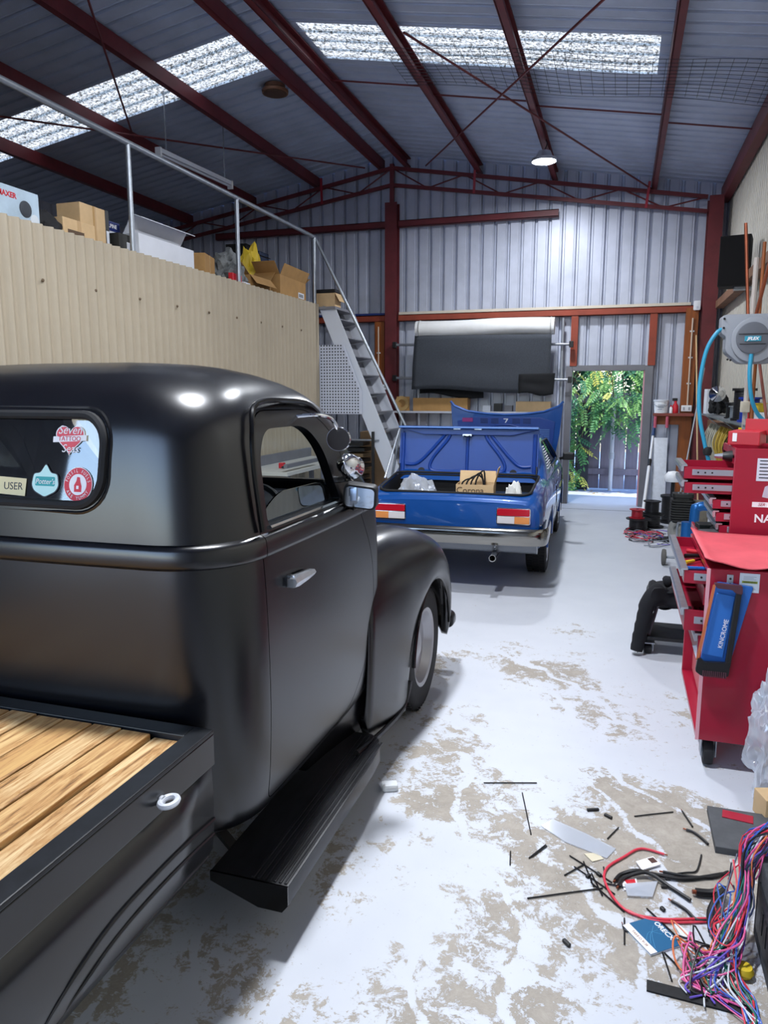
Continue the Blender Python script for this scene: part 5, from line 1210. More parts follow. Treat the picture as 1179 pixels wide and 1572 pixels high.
for x in (.56, .60, .64): MB().lathe([(.009, .725), (.009, .74)], (x, 7.48, 0), n=6).build('head_bolt', GALV, ac)
MB().prism(rrect(.71, .83, 7.44, 7.66, .02), .45, .65, 'Z').build('motor', M('olive_brown_motor', '#6a6458', .6, .2, .2, 9), ac, bevel=.01)
MB().tube(spline([(.555, 7.30, .33), (.555, 7.28, .46), (.58, 7.28, .475), (.74, 7.28, .475), (.765, 7.28, .46), (.765, 7.30, .33)], 4), .010, 8).build('carry_handle', GALV, ac, smooth=True)
MB().tube([(.66, 7.36, .45), (.66, 7.36, .36)], .012, 8).build('pressure_pipe', GALV, ac); MB().lathe([(0, 0), (.022, 0), (.022, .018), (0, .018)], (.62, 7.34, .40), 'Y', 14).build('gauge', BLACKP, ac)
for x in (.47, .92): MB().lathe([(0, -.022), (.05, -.022), (.075, -.018), (.08, 0), (.075, .018), (.05, .022), (0, .022)], (x, 7.58, .08), 'X', 24).build('wheel', M('worn_grey_rubber', '#5a5854', .7), ac, smooth=True)
MB().tube([(.46, 7.58, .08), (.93, 7.58, .08)], .012, 8).build('axle', GALV, ac); MB().ext(.62, .78, 7.95, 8.0, 0, .12).build('rear_foot', PUMP, ac)

# ------------------------------------------------------------------ cable spools, poles, plate by the doorway
def spool(x, y, z, r, h, mat, label, fl=1.35, grp='cable spools by the doorway', wind=None):
    t = thing('cable_spool', label, 'spool', (x, y, z), 0, grp)
    MB().lathe([(r*fl, 0), (r*fl, h*.08), (r*.5, h*.08)], n=24).build('flange', mat, t, world=False); MB().lathe([(r*.5, h*.92), (r*fl, h*.92), (r*fl, h)], n=24).build('flange', mat, t, world=False)
    mb = MB(); n = max(4, int(h/.022))
    for k in range(n): mb.lathe([(r*.97, h*.08+(h*.84)*k/n), (r, h*.08+(h*.84)*(k+.5)/n), (r*.97, h*.08+(h*.84)*(k+1)/n)], n=20)
    mb.build('wound_cable', wind or mat, t, world=False, smooth=True); MB().lathe([(r*.22, h+.001), (r*.22, h+.004)], n=12).build('hub', BLACKP, t, world=False); return t
spool(.27, 9.45, 0, .11, .15, BLACKP, 'black cable spool on the floor under the small red spool')
spool(.25, 9.45, .153, .068, .11, M('red_wire', '#a31d2c', .4), 'small red wire spool on top of a black one by the doorway')
spool(.42, 9.75, 0, .12, .17, BLACKP, 'black cable spool on the floor below another, near the leaning pole')
spool(.43, 9.75, .173, .085, .16, BLACKP, 'tall black spool standing on another spool by the broom pole', 1.25)
spool(.68, 10.15, 0, .12, .36, BLACKP, 'largest black spool standing behind the checker plate foot', 1.15)
bpole = thing('broom_pole', 'white telescopic pole leaning on the back wall beside the doorway', 'pole', (.36, 10.4, 0))
MB().tube([(.33, 10.2, .0), (.415, 10.95, .70)], .021, 10).build('lower_tube', WHITE, bpole, smooth=True); MB().tube([(.415, 10.95, .70), (.46, 11.38, 1.10)], .017, 10).build('upper_tube', WHITE, bpole, smooth=True); MB().tube([(.455, 11.33, 1.06), (.475, 11.42, 1.27)], .022, 10).build('blue_grip', M('navy_grip', '#24406e', .5), bpole, smooth=True); MB().tube([(.41, 10.90, .66), (.42, 10.99, .74)], .026, 10).build('lock_collar', BLACKP, bpole)
cp = thing('checker_plate', 'narrow aluminium checker plate leaning upright on the back wall', 'metal plate', (.56, 11.1, 0))
ang = math.atan2(.25, 1.05)
PT = Matrix.Translation((.56, 11.08, 0)) @ Matrix.Rotation(-ang, 4, 'X')
MB().box((0, 0, .53), (.19, .006, 1.06)).xform(PT).build('sheet', ALU, cp)
tb = MB()
for i in range(6):
    for j in range(30): tb.box((-.075+.03*i, -.0045, .03+.035*j), (.020, .003, .007), Matrix.Rotation(.8 if (i+j) % 2 else -.8, 3, 'Y'))
tb.xform(PT).build('raised_bars', ALU, cp, kind='stuff')
MB().tube([(.70, 9.75, .0), (.97, 10.2, 1.98)], .011, 8).build('steel_rod', M('grey_rod', '#8d9096', .4, .6), label='long thin grey rod leaning towards the right corner column', cat='rod')
MB().tube([(1.02, 10.2, 0), (.93, 11.15, 2.45)], .010, 8).build('timber_dowel', CARD2, label='thin pale dowel leaning beside the corner column', cat='dowel')
hl = thing('white_helmet', 'white rounded plastic cap resting behind the open chest drawers', 'cap', (.60, 8.9, .0))
MB().lathe([(.09, .68), (.10, .70), (.095, .75), (.06, .79), (0, .80)], (.0, 0, 0), n=20).build('dome', WHITE, hl, world=False, smooth=True); MB().tube([(0, 0, 0), (0, 0, .69)], .02, 8).build('stem', BLACKP, hl, world=False); MB().lathe([(.14, 0), (.14, .02), (.03, .03)], n=18).build('foot', BLACKP, hl, world=False)
# tangle of wires on the floor by the spools
WCOL = {'black': BLACKP, 'red': M('red_wire2', '#d23a4c', .4), 'purple': M('purple_wire', '#6a55b8', .4), 'pink': M('pink_wire', '#d85a92', .4), 'white': M('white_wire', '#cfd2da', .4), 'blue': M('blue_wire', '#3a62b8', .4), 'green': M('green_wire', '#1f6a58', .4), 'orange': M('orange_wire', '#dd7a4e', .4), 'grey': M('grey_wire', '#7d828c', .4), 'navy': M('navy_wire', '#2c3350', .4)}
def wire_thing(name, label, cat, specs, loc, group=None):
    t = thing(name, label, cat, loc, 0, group)
    for col, pts, r in specs: MB().tube(spline(pts, 5), r, 6).build('wire', WCOL[col], t, smooth=True)
    return t
RW_ = random.Random(21); sp_ = []
for k in range(16):
    c = Vector((.35+RW_.uniform(-.12, .2), 8.9+RW_.uniform(-.3, .3), .006)); col = ('grey', 'red', 'black', 'grey', 'red', 'purple')[k % 6]; a0 = RW_.uniform(0, 6)
    sp_.append((col, [c+Vector((math.cos(a0+i*.9)*RW_.uniform(.08, .25), math.sin(a0+i*.9)*RW_.uniform(.10, .32), .004+.012*(i % 3))) for i in range(7)], .005))
wire_thing('wire_tangle', 'tangle of grey and red wire on the floor in front of the spools', 'wire', sp_, (.35, 8.9, 0))
# small plank shelf with paint tub, bottle and power point
ps = thing('plank_shelf', 'short red-brown plank shelf with two pink grips beneath, right of the doorway', 'shelf', (.66, 11.33, 1.33))
MB().ext(.44, .97, 11.22, 11.40, 1.345, 1.385).build('board', M('red_brown_board', '#7d3c33', .6, 0, .2, 5), ps, bevel=.003)
for x in (.47, .63): MB().tube([(x, 11.24, 1.34), (x, 11.24, 1.18)], .022, 10).build('hanging_grip', M('pink_grip', '#b9566a', .5), ps, smooth=True)
MB().ext(.46, .95, 11.38, 11.40, 1.22, 1.345).build('back_rail', TIMBER, ps)
pt_ = thing('paint_tub', 'round white paint tub on the plank shelf beside the doorway', 'tub', (.54, 11.31, 1.386)); MB().lathe([(.088, 0), (.098, .16), (.104, .165), (.104, .18), (.0, .18)], n=24).build('tub', WHITE, pt_, world=False, smooth=True); MB().lathe([(.1005, .165), (.106, .168), (.106, .185), (.1, .188)], n=24).build('lid', STEELW, pt_, world=False)
MB().tube([(.105*math.cos(a), -.10*abs(math.sin(a))-.005, .15-.06*math.sin(a)) for a in [PI*i/10 for i in range(11)]], .003, 5).build('bail', GALV, pt_, world=False)
for k in range(3): MB().ext(-.05, .05-.02*k, -.103, -.098, .11-.03*k, .118-.03*k).build('print_line', MATS['label_ink'], pt_, world=False)
sb = thing('spray_bottle', 'red and white spray bottle on the plank shelf next to the tub', 'bottle', (.73, 11.31, 1.386)); MB().lathe([(.04, 0), (.045, .02), (.042, .10), (.018, .14), (.018, .17)], n=16).build('body', RPLA, sb, world=False, smooth=True); MB().box((-.01, 0, .19), (.07, .03, .04)).build('trigger_head', BLACKP, sb, world=False, bevel=.006)
gb = thing('glue_bottle', 'small white bottle on the plank shelf between tub and red bottle', 'bottle', (.672, 11.28, 1.386)); MB().lathe([(.024, 0), (.024, .07), (.01, .09), (.008, .11)], n=14).build('body', WHITE, gb, world=False, smooth=True); MB().lathe([(.011, .088), (.009, .115)], n=10).build('cap', RPLA, gb, world=False)
pw = thing('power_outlet', 'white double power outlet on the timber post above the shelf end', 'outlet', (.88, YB-.18, 1.41)); MB().ext(-.07, .07, -.045, .0, 0, .085).build('plate', WHITE, pw, world=False, bevel=.008)
for x in (-.035, .035): MB().ext(x-.012, x+.012, -.049, -.045, .02, .06).build('socket', M('outlet_grey', '#9fa4ac', .5), pw, world=False)
pw2 = thing('power_outlet', 'small white switch on the steel column behind the stair', 'outlet', (-3.60, YB-.215, 1.72)); MB().ext(-.04, .04, -.03, 0, 0, .08).build('plate', WHITE, pw2, world=False, bevel=.006); MB().ext(-.012, .012, -.034, -.03, .025, .055).build('rocker', MATS['outlet_grey'], pw2, world=False)
sn = thing('alarm_sensor', 'small white sensor at the right end of the pale beam strip', 'sensor', (.93, YB-.19, 2.80)); MB().prism(round_poly([(-.045, 0), (.045, 0), (.045, .13), (-.045, .13)], .02), -.04, .0, 'Y').build('case', WHITE, sn, world=False, smooth=True, bevel=.008); MB().lathe([(.018, -.045), (.018, -.04), (0, -.05)], (0, 0, .04), 'Y', 12).build('lens', STEELW, sn, world=False)

# ------------------------------------------------------------------ hose reel, pipes and speaker on the right wall
HRG = M('reel_grey', '#8b8f98', .45); HRD = M('reel_dark_grey', '#5a5d66', .45)
hr = thing('hose_reel', 'grey retractable hose reel with blue hose on the right wall', 'hose reel', (.93, 6.0, 1.88))
def hp(poly, y0, y1, name, mat, bev=.006): MB().prism(poly, y0, y1, 'Y').build(name, mat, hr, smooth=True, bevel=bev)
hp(round_poly([(.665, 2.10), (.665, 2.225), (.70, 2.235), (1.02, 2.235), (1.16, 2.14), (1.16, 1.99), (1.02, 1.885), (.80, 1.885), (.70, 1.97), (.70, 2.08)], .03), 5.98, 6.16, 'rear_case', HRG, .012)
hp([(.885+.155*math.cos(a), 2.05+.16*math.sin(a)) for a in [2*PI*i/40 for i in range(40)]], 5.94, 5.98, 'front_cover', HRG, .012)
hp([(.868+.108*math.cos(a), 2.062+.112*math.sin(a)) for a in [2*PI*i/40 for i in range(40)]], 5.918, 5.94, 'centre_disc', HRD, .006)
MB().ext(.775, .965, 5.912, 5.918, 2.088, 2.092).build('disc_groove', BLACKP, hr); MB().ext(.785, .955, 5.912, 5.918, 2.018, 2.022).build('disc_groove', BLACKP, hr)
MB().ext(.815, .922, 5.910, 5.918, 2.038, 2.075).build('name_plate', M('cyan_plate', '#2b8ca6', .4), hr, bevel=.002); text('JFLEX', .030, STW, hr, (.868, 5.9085, 2.056), (PI/2, 0, 0), 'plate_lettering', .0006, shear=.25, bold=.001)
for x, z in ((.68, 2.205), (.68, 2.14), (.72, 1.915), (.74, 1.91)): MB().lathe([(.008, 0), (.008, -.006)], (x, 5.978, z), 'Y', 8).build('case_screw', BLACKP, hr)
MB().ext(1.10, 1.27, 6.02, 6.12, 1.95, 2.15).build('wall_bracket', HRD, hr, bevel=.006)
HOSE = M('sky_blue_hose', '#2c8fb4', .4)
MB().tube(spline([(.70, 6.0, 2.14), (.64, 5.99, 2.11), (.575, 5.98, 1.98), (.545, 5.97, 1.75), (.555, 5.96, 1.52), (.60, 5.96, 1.32), (.64, 5.97, 1.18), (.70, 6.0, 1.0), (.80, 6.1, .80)], 8), .0145, 10).build('hose', HOSE, hr, smooth=True)
MB().tube(spline([(.868, 5.93, 1.95), (.868, 5.93, 1.80), (.90, 5.95, 1.62), (.97, 6.0, 1.50), (1.08, 6.02, 1.43), (1.2, 6.05, 1.40)], 8), .0145, 10).build('hose', HOSE, hr, smooth=True)
MB().lathe([(0, -.034), (.025, -.030), (.034, 0), (.025, .030), (0, .034)], (.628, 5.965, 1.245), 'Z', 14).build('hose_stop_ball', BLACKR, hr, smooth=True)
def pipe(pts, r, mat, label): MB().tube(pts, r, 8).build('wall_pipe', mat, label=label, cat='pipe', group='pipes rising behind the hose reel', smooth=True)
pipe([(1.05, 6.85, 1.3), (.90, 6.95, 3.05)], .014, COPPER, 'rusty red pipe leaning left behind the hose reel')
pipe([(.985, 6.8, 1.2), (.98, 6.8, 2.75)], .020, M('dull_white_pipe', '#b5aca6', .5), 'dull white pipe upright behind the hose reel')
pipe([(1.02, 6.7, 1.25), (1.015, 6.7, 2.85)], .013, TIMBER, 'orange-brown rod upright behind the hose reel')
pipe([(.93, 6.6, 2.0), (1.12, 6.3, 3.35)], .014, COPPER, 'copper pipe slanting up to the right above the hose reel')
pipe([(.99, 6.4, 1.95), (1.10, 6.25, 1.25)], .011, M('pink_copper', '#a8685e', .4, .4), 'pinkish pipe slanting down to the right below the hose reel')
MB().box((.975, 6.77, 1.56), (.07, .05, .09)).build('junction_box', M('ivory_box', '#c2baa8', .6), label='ivory junction box on the upright white pipe', cat='junction box', bevel=.006)
sk = thing('loudspeaker', 'black box loudspeaker on a bracket high on the right wall', 'speaker', (1.06, 8.7, 2.76))
MB().ext(-.15, .14, -.14, .14, 0, .50).xform(Matrix.Rotation(-.2, 4, 'Z')).build('cabinet', M('matt_black', '#0a0a0c', .8), sk, world=False, bevel=.008); MB().ext(-.14, .13, -.148, -.14, .012, .488).xform(Matrix.Rotation(-.2, 4, 'Z')).build('grille', M('black_grille', '#101013', .95), sk, world=False); MB().ext(.0, .19, -.05, .05, -.03, 0).build('bracket', GALV, sk, world=False)
# wall shelf with coils and spools
ws = thing('wall_shelf', 'grey metal wall shelf loaded with coils and spools below the hose reel', 'shelf', (1.1, 8.4, 1.40)); MB().ext(.97, 1.25, 6.55, 10.2, 1.395, 1.415).build('shelf_plate', GALV, ws)
for y in (6.8, 8.4, 10.0): MB().bar((1.0, y, 1.395), (1.25, y, 1.2), .03, .01).build('bracket', GALV, ws)
def shelf_spool(y, z, r, h, mat, label, x=1.09): return spool(x, y, z, r, h, mat, label, 1.2, 'spools on the wall shelf')
shelf_spool(7.05, 1.416, .075, .11, RPLA, 'red wire spool on the wall shelf under the blue one'); shelf_spool(7.3, 1.416, .08, .22, M('deep_blue_wire', '#16308c', .4), 'deep blue wire spool on the wall shelf'); shelf_spool(6.8, 1.52, .05, .07, YEL, 'small yellow spool on the clear tub at the shelf end') 
shelf_spool(7.65, 1.416, .09, .30, BLACKP, 'tall black spool on the wall shelf left of the blue one'); shelf_spool(8.0, 1.416, .07, .13, M('silver_wire', '#9aa3ad', .3, .6), 'silver wire spool on the wall shelf'); shelf_spool(8.3, 1.416, .07, .16, BLACKP, 'short black spool on the wall shelf beside the silver one')
small_box('clear_tub', 'white plastic tub at the near end of the wall shelf', 'tub', (1.1, 6.78, 1.416), (.13, .13, .10), WHITE, 0, .01)
crumpled('dark_coil_heap', 'heap of black hose and cloth at the far end of the wall shelf', 'cloth', (1.09, 9.6, 1.417), (.09, .22, .16), M('black_cloth', '#0e0e11', .9), 17, 4)
small_box('white_carton', 'white carton with red print on the far end of the wall shelf', 'carton', (1.05, 10.05, 1.416), (.12, .16, .30), WHITEC, .1)
lt = thing('work_light', 'shiny round work light clipped over the wall shelf', 'work light', (1.03, 9.2, 1.66)); MB().lathe([(.02, .10), (.05, .06), (.09, 0), (.085, 0), (.0, .03)], (0, 0, 0), 'Y', 20).xform(Matrix.Rotation(PI, 4, 'Z')).build('reflector', CHROME, lt, world=False, smooth=True); MB().tube([(0, .05, 0), (.1, .08, -.1), (.15, .1, -.2)], .01, 6).build('arm', BLACKP, lt, world=False)
# looped cables hanging from the lower wall beam
def loop_cable(y, col, L, w, label, n=3, x=1.12):
    t = thing('hanging_cable', label, 'cable', (x, y, 1.25), 0, 'cables looped over the wall beam')
    for k in range(n):
        d = .022*k; MB().tube(spline([(x-.0-d*.4, y-w*.1, 1.29), (x-.02-d, y-w*.5-d*.4, 1.1), (x-.03-d*.3, y-w*.45, 1.25-L*.6), (x-.03, y, 1.25-L-d), (x-.02, y+w*.45, 1.25-L*.6), (x-.02-d, y+w*.5+d*.4, 1.1), (x-d*.4, y+w*.1, 1.29)], 5), .0075, 6).build('loop', col, t, smooth=True)
WHC = M('cream_cable', '#b9b6a4', .5); YC = M('yellow_cable', '#b89a3c', .5)
for i, (y, col, L, w, lab) in enumerate(((10.2, WHC, .62, .16, 'white looped cable nearest the corner column'), (9.85, WHC, .70, .18, 'second white looped cable from the corner column'), (9.5, WHC, .60, .16, 'white looped cable next to the yellow ones'), (9.2, YC, .66, .2, 'yellow looped cable beside the white ones'), (8.9, YC, .74, .2, 'middle yellow looped cable on the right wall'), (8.6, YC, .60, .2, 'yellow looped cable beside the black ones'), (8.3, BLACKR, .55, .22, 'black looped cable next to the yellow ones'), (8.0, BLACKR, .62, .22, 'thick black looped cable on the right wall'), (7.7, M('dark_red_cable', '#6e1d26', .5), .5, .2, 'dark red looped cable on the right wall'), (7.4, M('dark_red_cable2', '#581820', .5), .45, .2, 'dark red looped cable nearest the tall tool chest'))):
    loop_cable(y, col, L, w, lab, 4)

# ================================================================== things stored on the loft edge
ZL = ZM-.06
def carton(label, yc, d, xc, w, h, mat, rz=0., z=ZL, name='carton', cat='box', bev=.003, grp='boxes along the loft edge'):
    t = thing(name, label, cat, (xc, yc, z), rz, grp)
    MB().ext(-w/2, w/2, -d/2, d/2, 0, h).build('body', mat, t, world=False, bevel=bev)
    MB().ext(w/2, w/2+.0012, -.02, .02, .02, h).build('tape', M('packing_tape', '#b5915f', .35), t, world=False) if mat in (CARD, CARD2) else None
    return t
pb = carton('pale blue printed box at the left end of the loft edge', 4.24, .50, -4.13, .26, .285, M('pale_blue_print', '#a9bccb', .5, 0, .2, 3))
text('TIMAXER', .05, RPLA, pb, (.1315, -.06, .225), (PI/2, 0, PI/2), 'box_lettering', .0006, world=False, bold=.0015)
MB().lathe([(.0, .1305), (.055, .131), (.055, .134), (.03, .137), (0, .138)], (0, .12, .16), 'X', 20).build('printed_motor', M('print_dark', '#2f343c', .5), pb, world=False); MB().lathe([(.0, .1305), (.04, .131), (.04, .133)], (0, .20, .10), 'X', 18).build('printed_disc', M('print_pale', '#cfd6dc', .5), pb, world=False)
crumpled('dark_tool_bag', 'dark tool bag between the printed box and the long carton on the loft', 'bag', (-4.12, 4.68, ZL), (.09, .14, .13), M('dark_bag', '#1b1b1e', .8), 31, 4, .25)
c = carton('long plain cardboard box lying along the loft edge', 4.96, .36, -4.13, .16, .21, CARD2)
MB().ext(.0802, .0815, -.13, .05, .10, .13).build('print_band', MATS['ink_brown'], c, world=False)
c = carton('brown box with black end panel beside the handrail post', 5.22, .34, -4.22, .22, .38, CARD2); MB().ext(-.112, .112, .165, .173, 0, .382).build('black_end', BLACKP, c, world=False); MB().ext(.108, .113, .128, .172, 0, .382).build('black_edge', BLACKP, c, world=False); MB().ext(.1125, .115, .133, .165, .05, .22).build('white_label', WHITEC, c, world=False)
c = carton('white and blue Alpine speaker box behind the handrail post'.replace('Alpine ', ''), 5.62, .22, -4.36, .2, .36, WHITEC); MB().ext(.1, .103, -.11, .11, .28, .36).build('blue_band', M('navy_print', '#1d2c6a', .5), c, world=False); text('ALPINE', .045, STW, c, (.1045, 0, .32), (PI/2, 0, PI/2), 'box_lettering', .0005, world=False, bold=.001); MB().lathe([(0, .1), (.045, .101), (.045, .104)], (0, 0, .14), 'X', 18).build('printed_cone', MATS['print_dark'], c, world=False)
c = carton('small black box with white label against the handrail post', 5.53, .20, -4.12, .15, .22, M('black_box_card', '#2a2a28', .6)); MB().ext(.075, .0765, .0, .075, .06, .16).build('white_label', WHITEC, c, world=False)
wb = thing('white_carton', 'large open white carton with raised lid on the loft edge', 'box', (-4.16, 6.05, ZL), 0, 'boxes along the loft edge'); open_box(wb, .34, .86, .25, WHITEC, 0, (), .006)
MB().box((0, 0, .10), (.006, .84, .20)).xform(Matrix.Translation((-.02, .03, .25)) @ Matrix.Rotation(.55, 4, 'Y')).build('lid', WHITEC, wb, world=False); MB().box((0, 0, .05), (.006, .84, .1)).xform(Matrix.Translation((.085, .03, .42)) @ Matrix.Rotation(1.9, 4, 'Y')).build('lid_tuck', WHITEC, wb, world=False)
c = carton('brown cardboard box tipped on its corner beside the white carton', 6.82, .34, -4.14, .22, .27, CARD, .25); 
crumpled('junk_heap', 'grey heap of tangled leads and plastic on the loft edge by the second post', 'junk', (-4.15, 7.42, ZL), (.14, .24, .22), M('grey_junk', '#6d7071', .7, 0, .5, 14), 41, 4, .45)
small_box('red_tray', 'red plastic piece poking from the junk heap on the loft', 'tray', (-3.99, 7.28, ZL+.06), (.05, .24, .09), RPLA, .1); small_box('white_packet', 'small white packet on the loft edge under the red piece', 'packet', (-3.975, 7.48, ZL), (.04, .16, .09), WHITEC, .05)
ob = thing('open_carton', 'open brown carton with drooping flap next to the second handrail post', 'box', (-4.16, 7.93, ZL), 0, 'boxes along the loft edge'); open_box(ob, .28, .52, .21, CARD, 0, ((1, 140), (0, 60), (2, 50)))
bgc = thing('open_carton', 'largest open brown carton with white label near the stair top', 'box', (-4.15, 8.78, ZL), .05, 'boxes along the loft edge'); open_box(bgc, .30, .86, .31, CARD, 0, ((0, 50), (2, 65), (3, 40), (1, 25))); MB().ext(.15, .153, .16, .36, .10, .17).build('white_label', WHITEC, bgc, world=False)
for k in range(7): MB().ext(.153, .1545, .18+.022*k, .19+.022*k, .115, .155).build('label_bar', BLACKP, bgc, world=False)
crumpled('yellow_bag', 'crumpled yellow plastic bag behind the open carton on the loft', 'bag', (-4.42, 8.45, ZL), (.13, .17, .38), YEL, 47, 4, .3)
bs = thing('black_speaker', 'black speaker standing at the back of the loft boxes', 'speaker', (-4.7, 8.75, ZL), .1); MB().ext(-.14, .14, -.16, .16, 0, .74).build('cabinet', MATS['matt_black'], bs, world=False, bevel=.008); MB().lathe([(0, .141), (.08, .142), (.10, .146), (.11, .142)], (0, 0, .3), 'X', 20).build('cone', BLACKP, bs, world=False)
bl = thing('blue_machine', 'dark blue caged machine beside the black speaker on the loft', 'machine', (-4.7, 9.12, ZL)); MB().ext(-.14, .14, -.14, .14, .38, .72).build('housing', M('dark_blue_steel', '#26344f', .5), bl, world=False, bevel=.02); MB().ext(-.15, .15, -.15, .15, 0, .38).build('stand', BLACKP, bl, world=False)
for k in range(4): MB().tube([(.15, -.15, .42+.08*k), (.15, .15, .42+.08*k)], .006, 6).build('cage_bar', BLACKP, bl, world=False)
eb2 = thing('open_carton', 'small brown carton with black lid over the stair head', 'box', (-3.86, 9.60, 2.80)); open_box(eb2, .28, .22, .19, CARD2, 0, ((1, 150),)); MB().ext(-.15, .15, -.12, .12, .195, .24).build('black_lid', BLACKP, eb2, world=False, bevel=.01)
MB().ext(-4.05, -3.66, 9.35, 10.1, 2.765, 2.80).build('stair_landing', TREAD, label='grey steel landing plate at the head of the stair', cat='landing', bevel=.003)

# ================================================================== rack, carpet and boxes on the back wall
rk = thing('pipe_rack', 'grey steel pipe rack holding carpet rolls on the back wall', 'rack', (-2.1, 11.3, 1.4))
PIPE = M('grey_rack_pipe', '#9a9ea6', .4, .5)
for x in (-.87, -3.38):
    if x > -2: MB().tube([(x, 11.36, 0), (x, 11.36, 2.75)], .022, 10).build('upright', PIPE, rk, smooth=True)
for z in (2.37, 1.86):
    MB().tube([(-3.44, 11.30, z+.04), (-.72, 11.30, z)], .02, 10).build('cross_pipe', PIPE, rk, smooth=True)
    for x in (-3.43, -.74): MB().box((x, 11.30, z+(.04 if x < -2 else 0)), (.06, .07, .09)).build('clamp', BLACKP, rk, bevel=.006)
MB().tube([(-2.96, 11.16, 0), (-3.02, 11.2, 1.72)], .018, 8).build('prop', PIPE, rk, smooth=True)
rc = MB(); n = 22; rings = []
for i in range(n+1):
    x = -3.03+(2.06)*i/n; q = []
    for j in range(24):
        a = 2*PI*j/24; rr = .125*(1+.05*mnoise.noise(Vector((x*2.2, math.cos(a)*1.3, math.sin(a)*1.3)))); zz = math.sin(a)*rr*.98; q.append((x, 11.12+math.cos(a)*rr*.9, 2.625+zz+.01*math.sin(x*3)))
    rings.append(q)
rl_ = thing('white_roll', 'long white wrapped roll lying on top of the rack', 'roll', (-2.0, 11.12, 2.5)); rc.loft(rings).build('wrapped_roll', M('white_wrap', '#d9d9d8', .6, 0, .06, 4, bump=.35, bscale=7), rl_, smooth=True)
for x in (-2.97, -1.02): MB().lathe([(.127, -.006), (.13, 0), (.127, .006)], (x, 11.12, 2.625), 'X', 24).build('tie', M('wrap_tie', '#a9a9a5', .6), rl_)
def sheet(name, label, mat, pts_top, pts_bot, y, bulge=.03, n=30):
    mb = MB(); rows = []
    for j in range(13):
        v = j/12; row = []
        for i in range(n+1):
            u = i/n; xt = pts_top[0][0]+(pts_top[1][0]-pts_top[0][0])*u; zt = pts_top[0][1]+(pts_top[1][1]-pts_top[0][1])*u
            xb = pts_bot[0][0]+(pts_bot[1][0]-pts_bot[0][0])*u; zb = pts_bot[0][1]+(pts_bot[1][1]-pts_bot[0][1])*u+.02*math.sin(u*7)*v
            row.append((xt+(xb-xt)*v, y-bulge*math.sin(v*2.2+u*2)+.02*mnoise.noise(Vector((u*4, v*3, 1))), zt+(zb-zt)*v))
        rows.append(row)
    mb.grid(rows)
    o = mb.build(name, mat, label=label, cat='carpet', smooth=True); bm2 = bmesh.new(); bm2.from_mesh(o.data); bmesh.ops.remove_doubles(bm2, verts=bm2.verts, dist=1e-5); bm2.to_mesh(o.data); bm2.free()
    md = o.modifiers.new('thickness', 'SOLIDIFY'); md.thickness = .008; return o
CPT = M('charcoal_carpet', '#3c4047', .95, 0, .22, 90, bump=.3, bscale=180)
sheet('carpet_sheet', 'charcoal grey carpet sheet hanging from the rack', CPT, ((-3.04, 2.53), (-1.0, 2.50)), ((-3.08, 1.72), (-1.02, 1.67)), 11.06)
sheet('carpet_sheet', 'small black carpet offcut hanging at the lower right of the rack', M('black_carpet', '#17181b', .95), ((-1.45, 1.94), (-.93, 1.95)), ((-1.45, 1.66), (-.95, 1.64)), 11.03, .01, 8)
sheet('carpet_sheet', 'black underlay showing below the charcoal carpet', MATS['black_carpet'], ((-3.0, 1.85), (-2.0, 1.85)), ((-3.0, 1.66), (-2.0, 1.58)), 11.22, .01, 12)
# shelf under the rack with boxes
sh = thing('timber_shelf', 'pale shelf under the rack with boxes on it', 'shelf', (-2.1, 11.3, 1.37)); MB().ext(-3.4, -.9, 11.14, 11.46, 1.36, 1.39).build('board', M('pale_shelf', '#b9bcc6', .5), sh, bevel=.003)
for x in (-3.3, -2.2, -1.0): MB().bar((x, 11.18, 1.36), (x, 11.44, 1.12), .04, .012).build('bracket', GALV, sh)
c = carton('long brown carton on the shelf below the carpet', 11.27, .22, -2.66, .86, .20, CARD, 0, 1.392, grp='boxes on the rack shelf')
c = carton('pale brown carton at the right end of the rack shelf', 11.27, .22, -1.25, .50, .15, CARD2, 0, 1.392, grp='boxes on the rack shelf')
rg = thing('plywood_ring', 'round plywood speaker ring leaning at the left end of the rack shelf', 'ring', (-3.27, 11.16, 1.392)); MB().lathe([(.06, -.01), (.115, -.01), (.115, .01), (.06, .01)], (0, 0, .115), 'Y', 28, True).build('ring', M('birch_ply', '#b08f5c', .6), rg, world=False); MB().ext(-.09, .12, .012, .022, 0, .22).build('backing', CARD, rg, world=False)
for k, x in enumerate((-1.95, -1.78, -1.62)): small_box('parts_tin', '%s small tin on the rack shelf behind the raised bonnet' % ('pale', 'dark', 'grey')[k], 'tin', (x, 11.28, 1.392), (.12, .12, .09+.03*(k % 2)), (STEELW, BLACKP, GREYP)[k], 0, .004, 'tins on the rack shelf')
# lower storage beside the stair
c = carton('big brown carton on the floor under the rack shelf', 11.2, .45, -3.0, .80, .95, CARD, 0, 0, grp='cartons under the rack')
c = carton('wide brown carton leaning low behind the loft stair', 10.55, .3, -3.35, .70, 1.10, M('dull_cardboard', '#8a6f52', .8, 0, .1, 5), .1, 0, grp='cartons under the rack')
sr = thing('tray_stack', 'stack of black trays standing behind the truck mirror', 'tray stack', (-3.58, 9.95, 0))
MB().ext(-.16, .16, -.18, .18, 0, .30).build('base_box', M('dark_brown_box', '#4a3b2c', .7), sr, world=False)
for k in range(9): MB().box((.012*math.sin(k*2.1), 0, .33+.078*k), (.30, .34, .05), .05*math.sin(k)).build('tray', BLACKP if k % 3 else M('tan_tray', '#7c6648', .7), sr, world=False, bevel=.008)
MB().tube([(-3.75, 9.35, 1.045), (-3.06, 9.37, 1.045)], .012, 8).build('stay_bar', GALV, label='thin pale bar tying the stair to the loft wall', cat='bar')
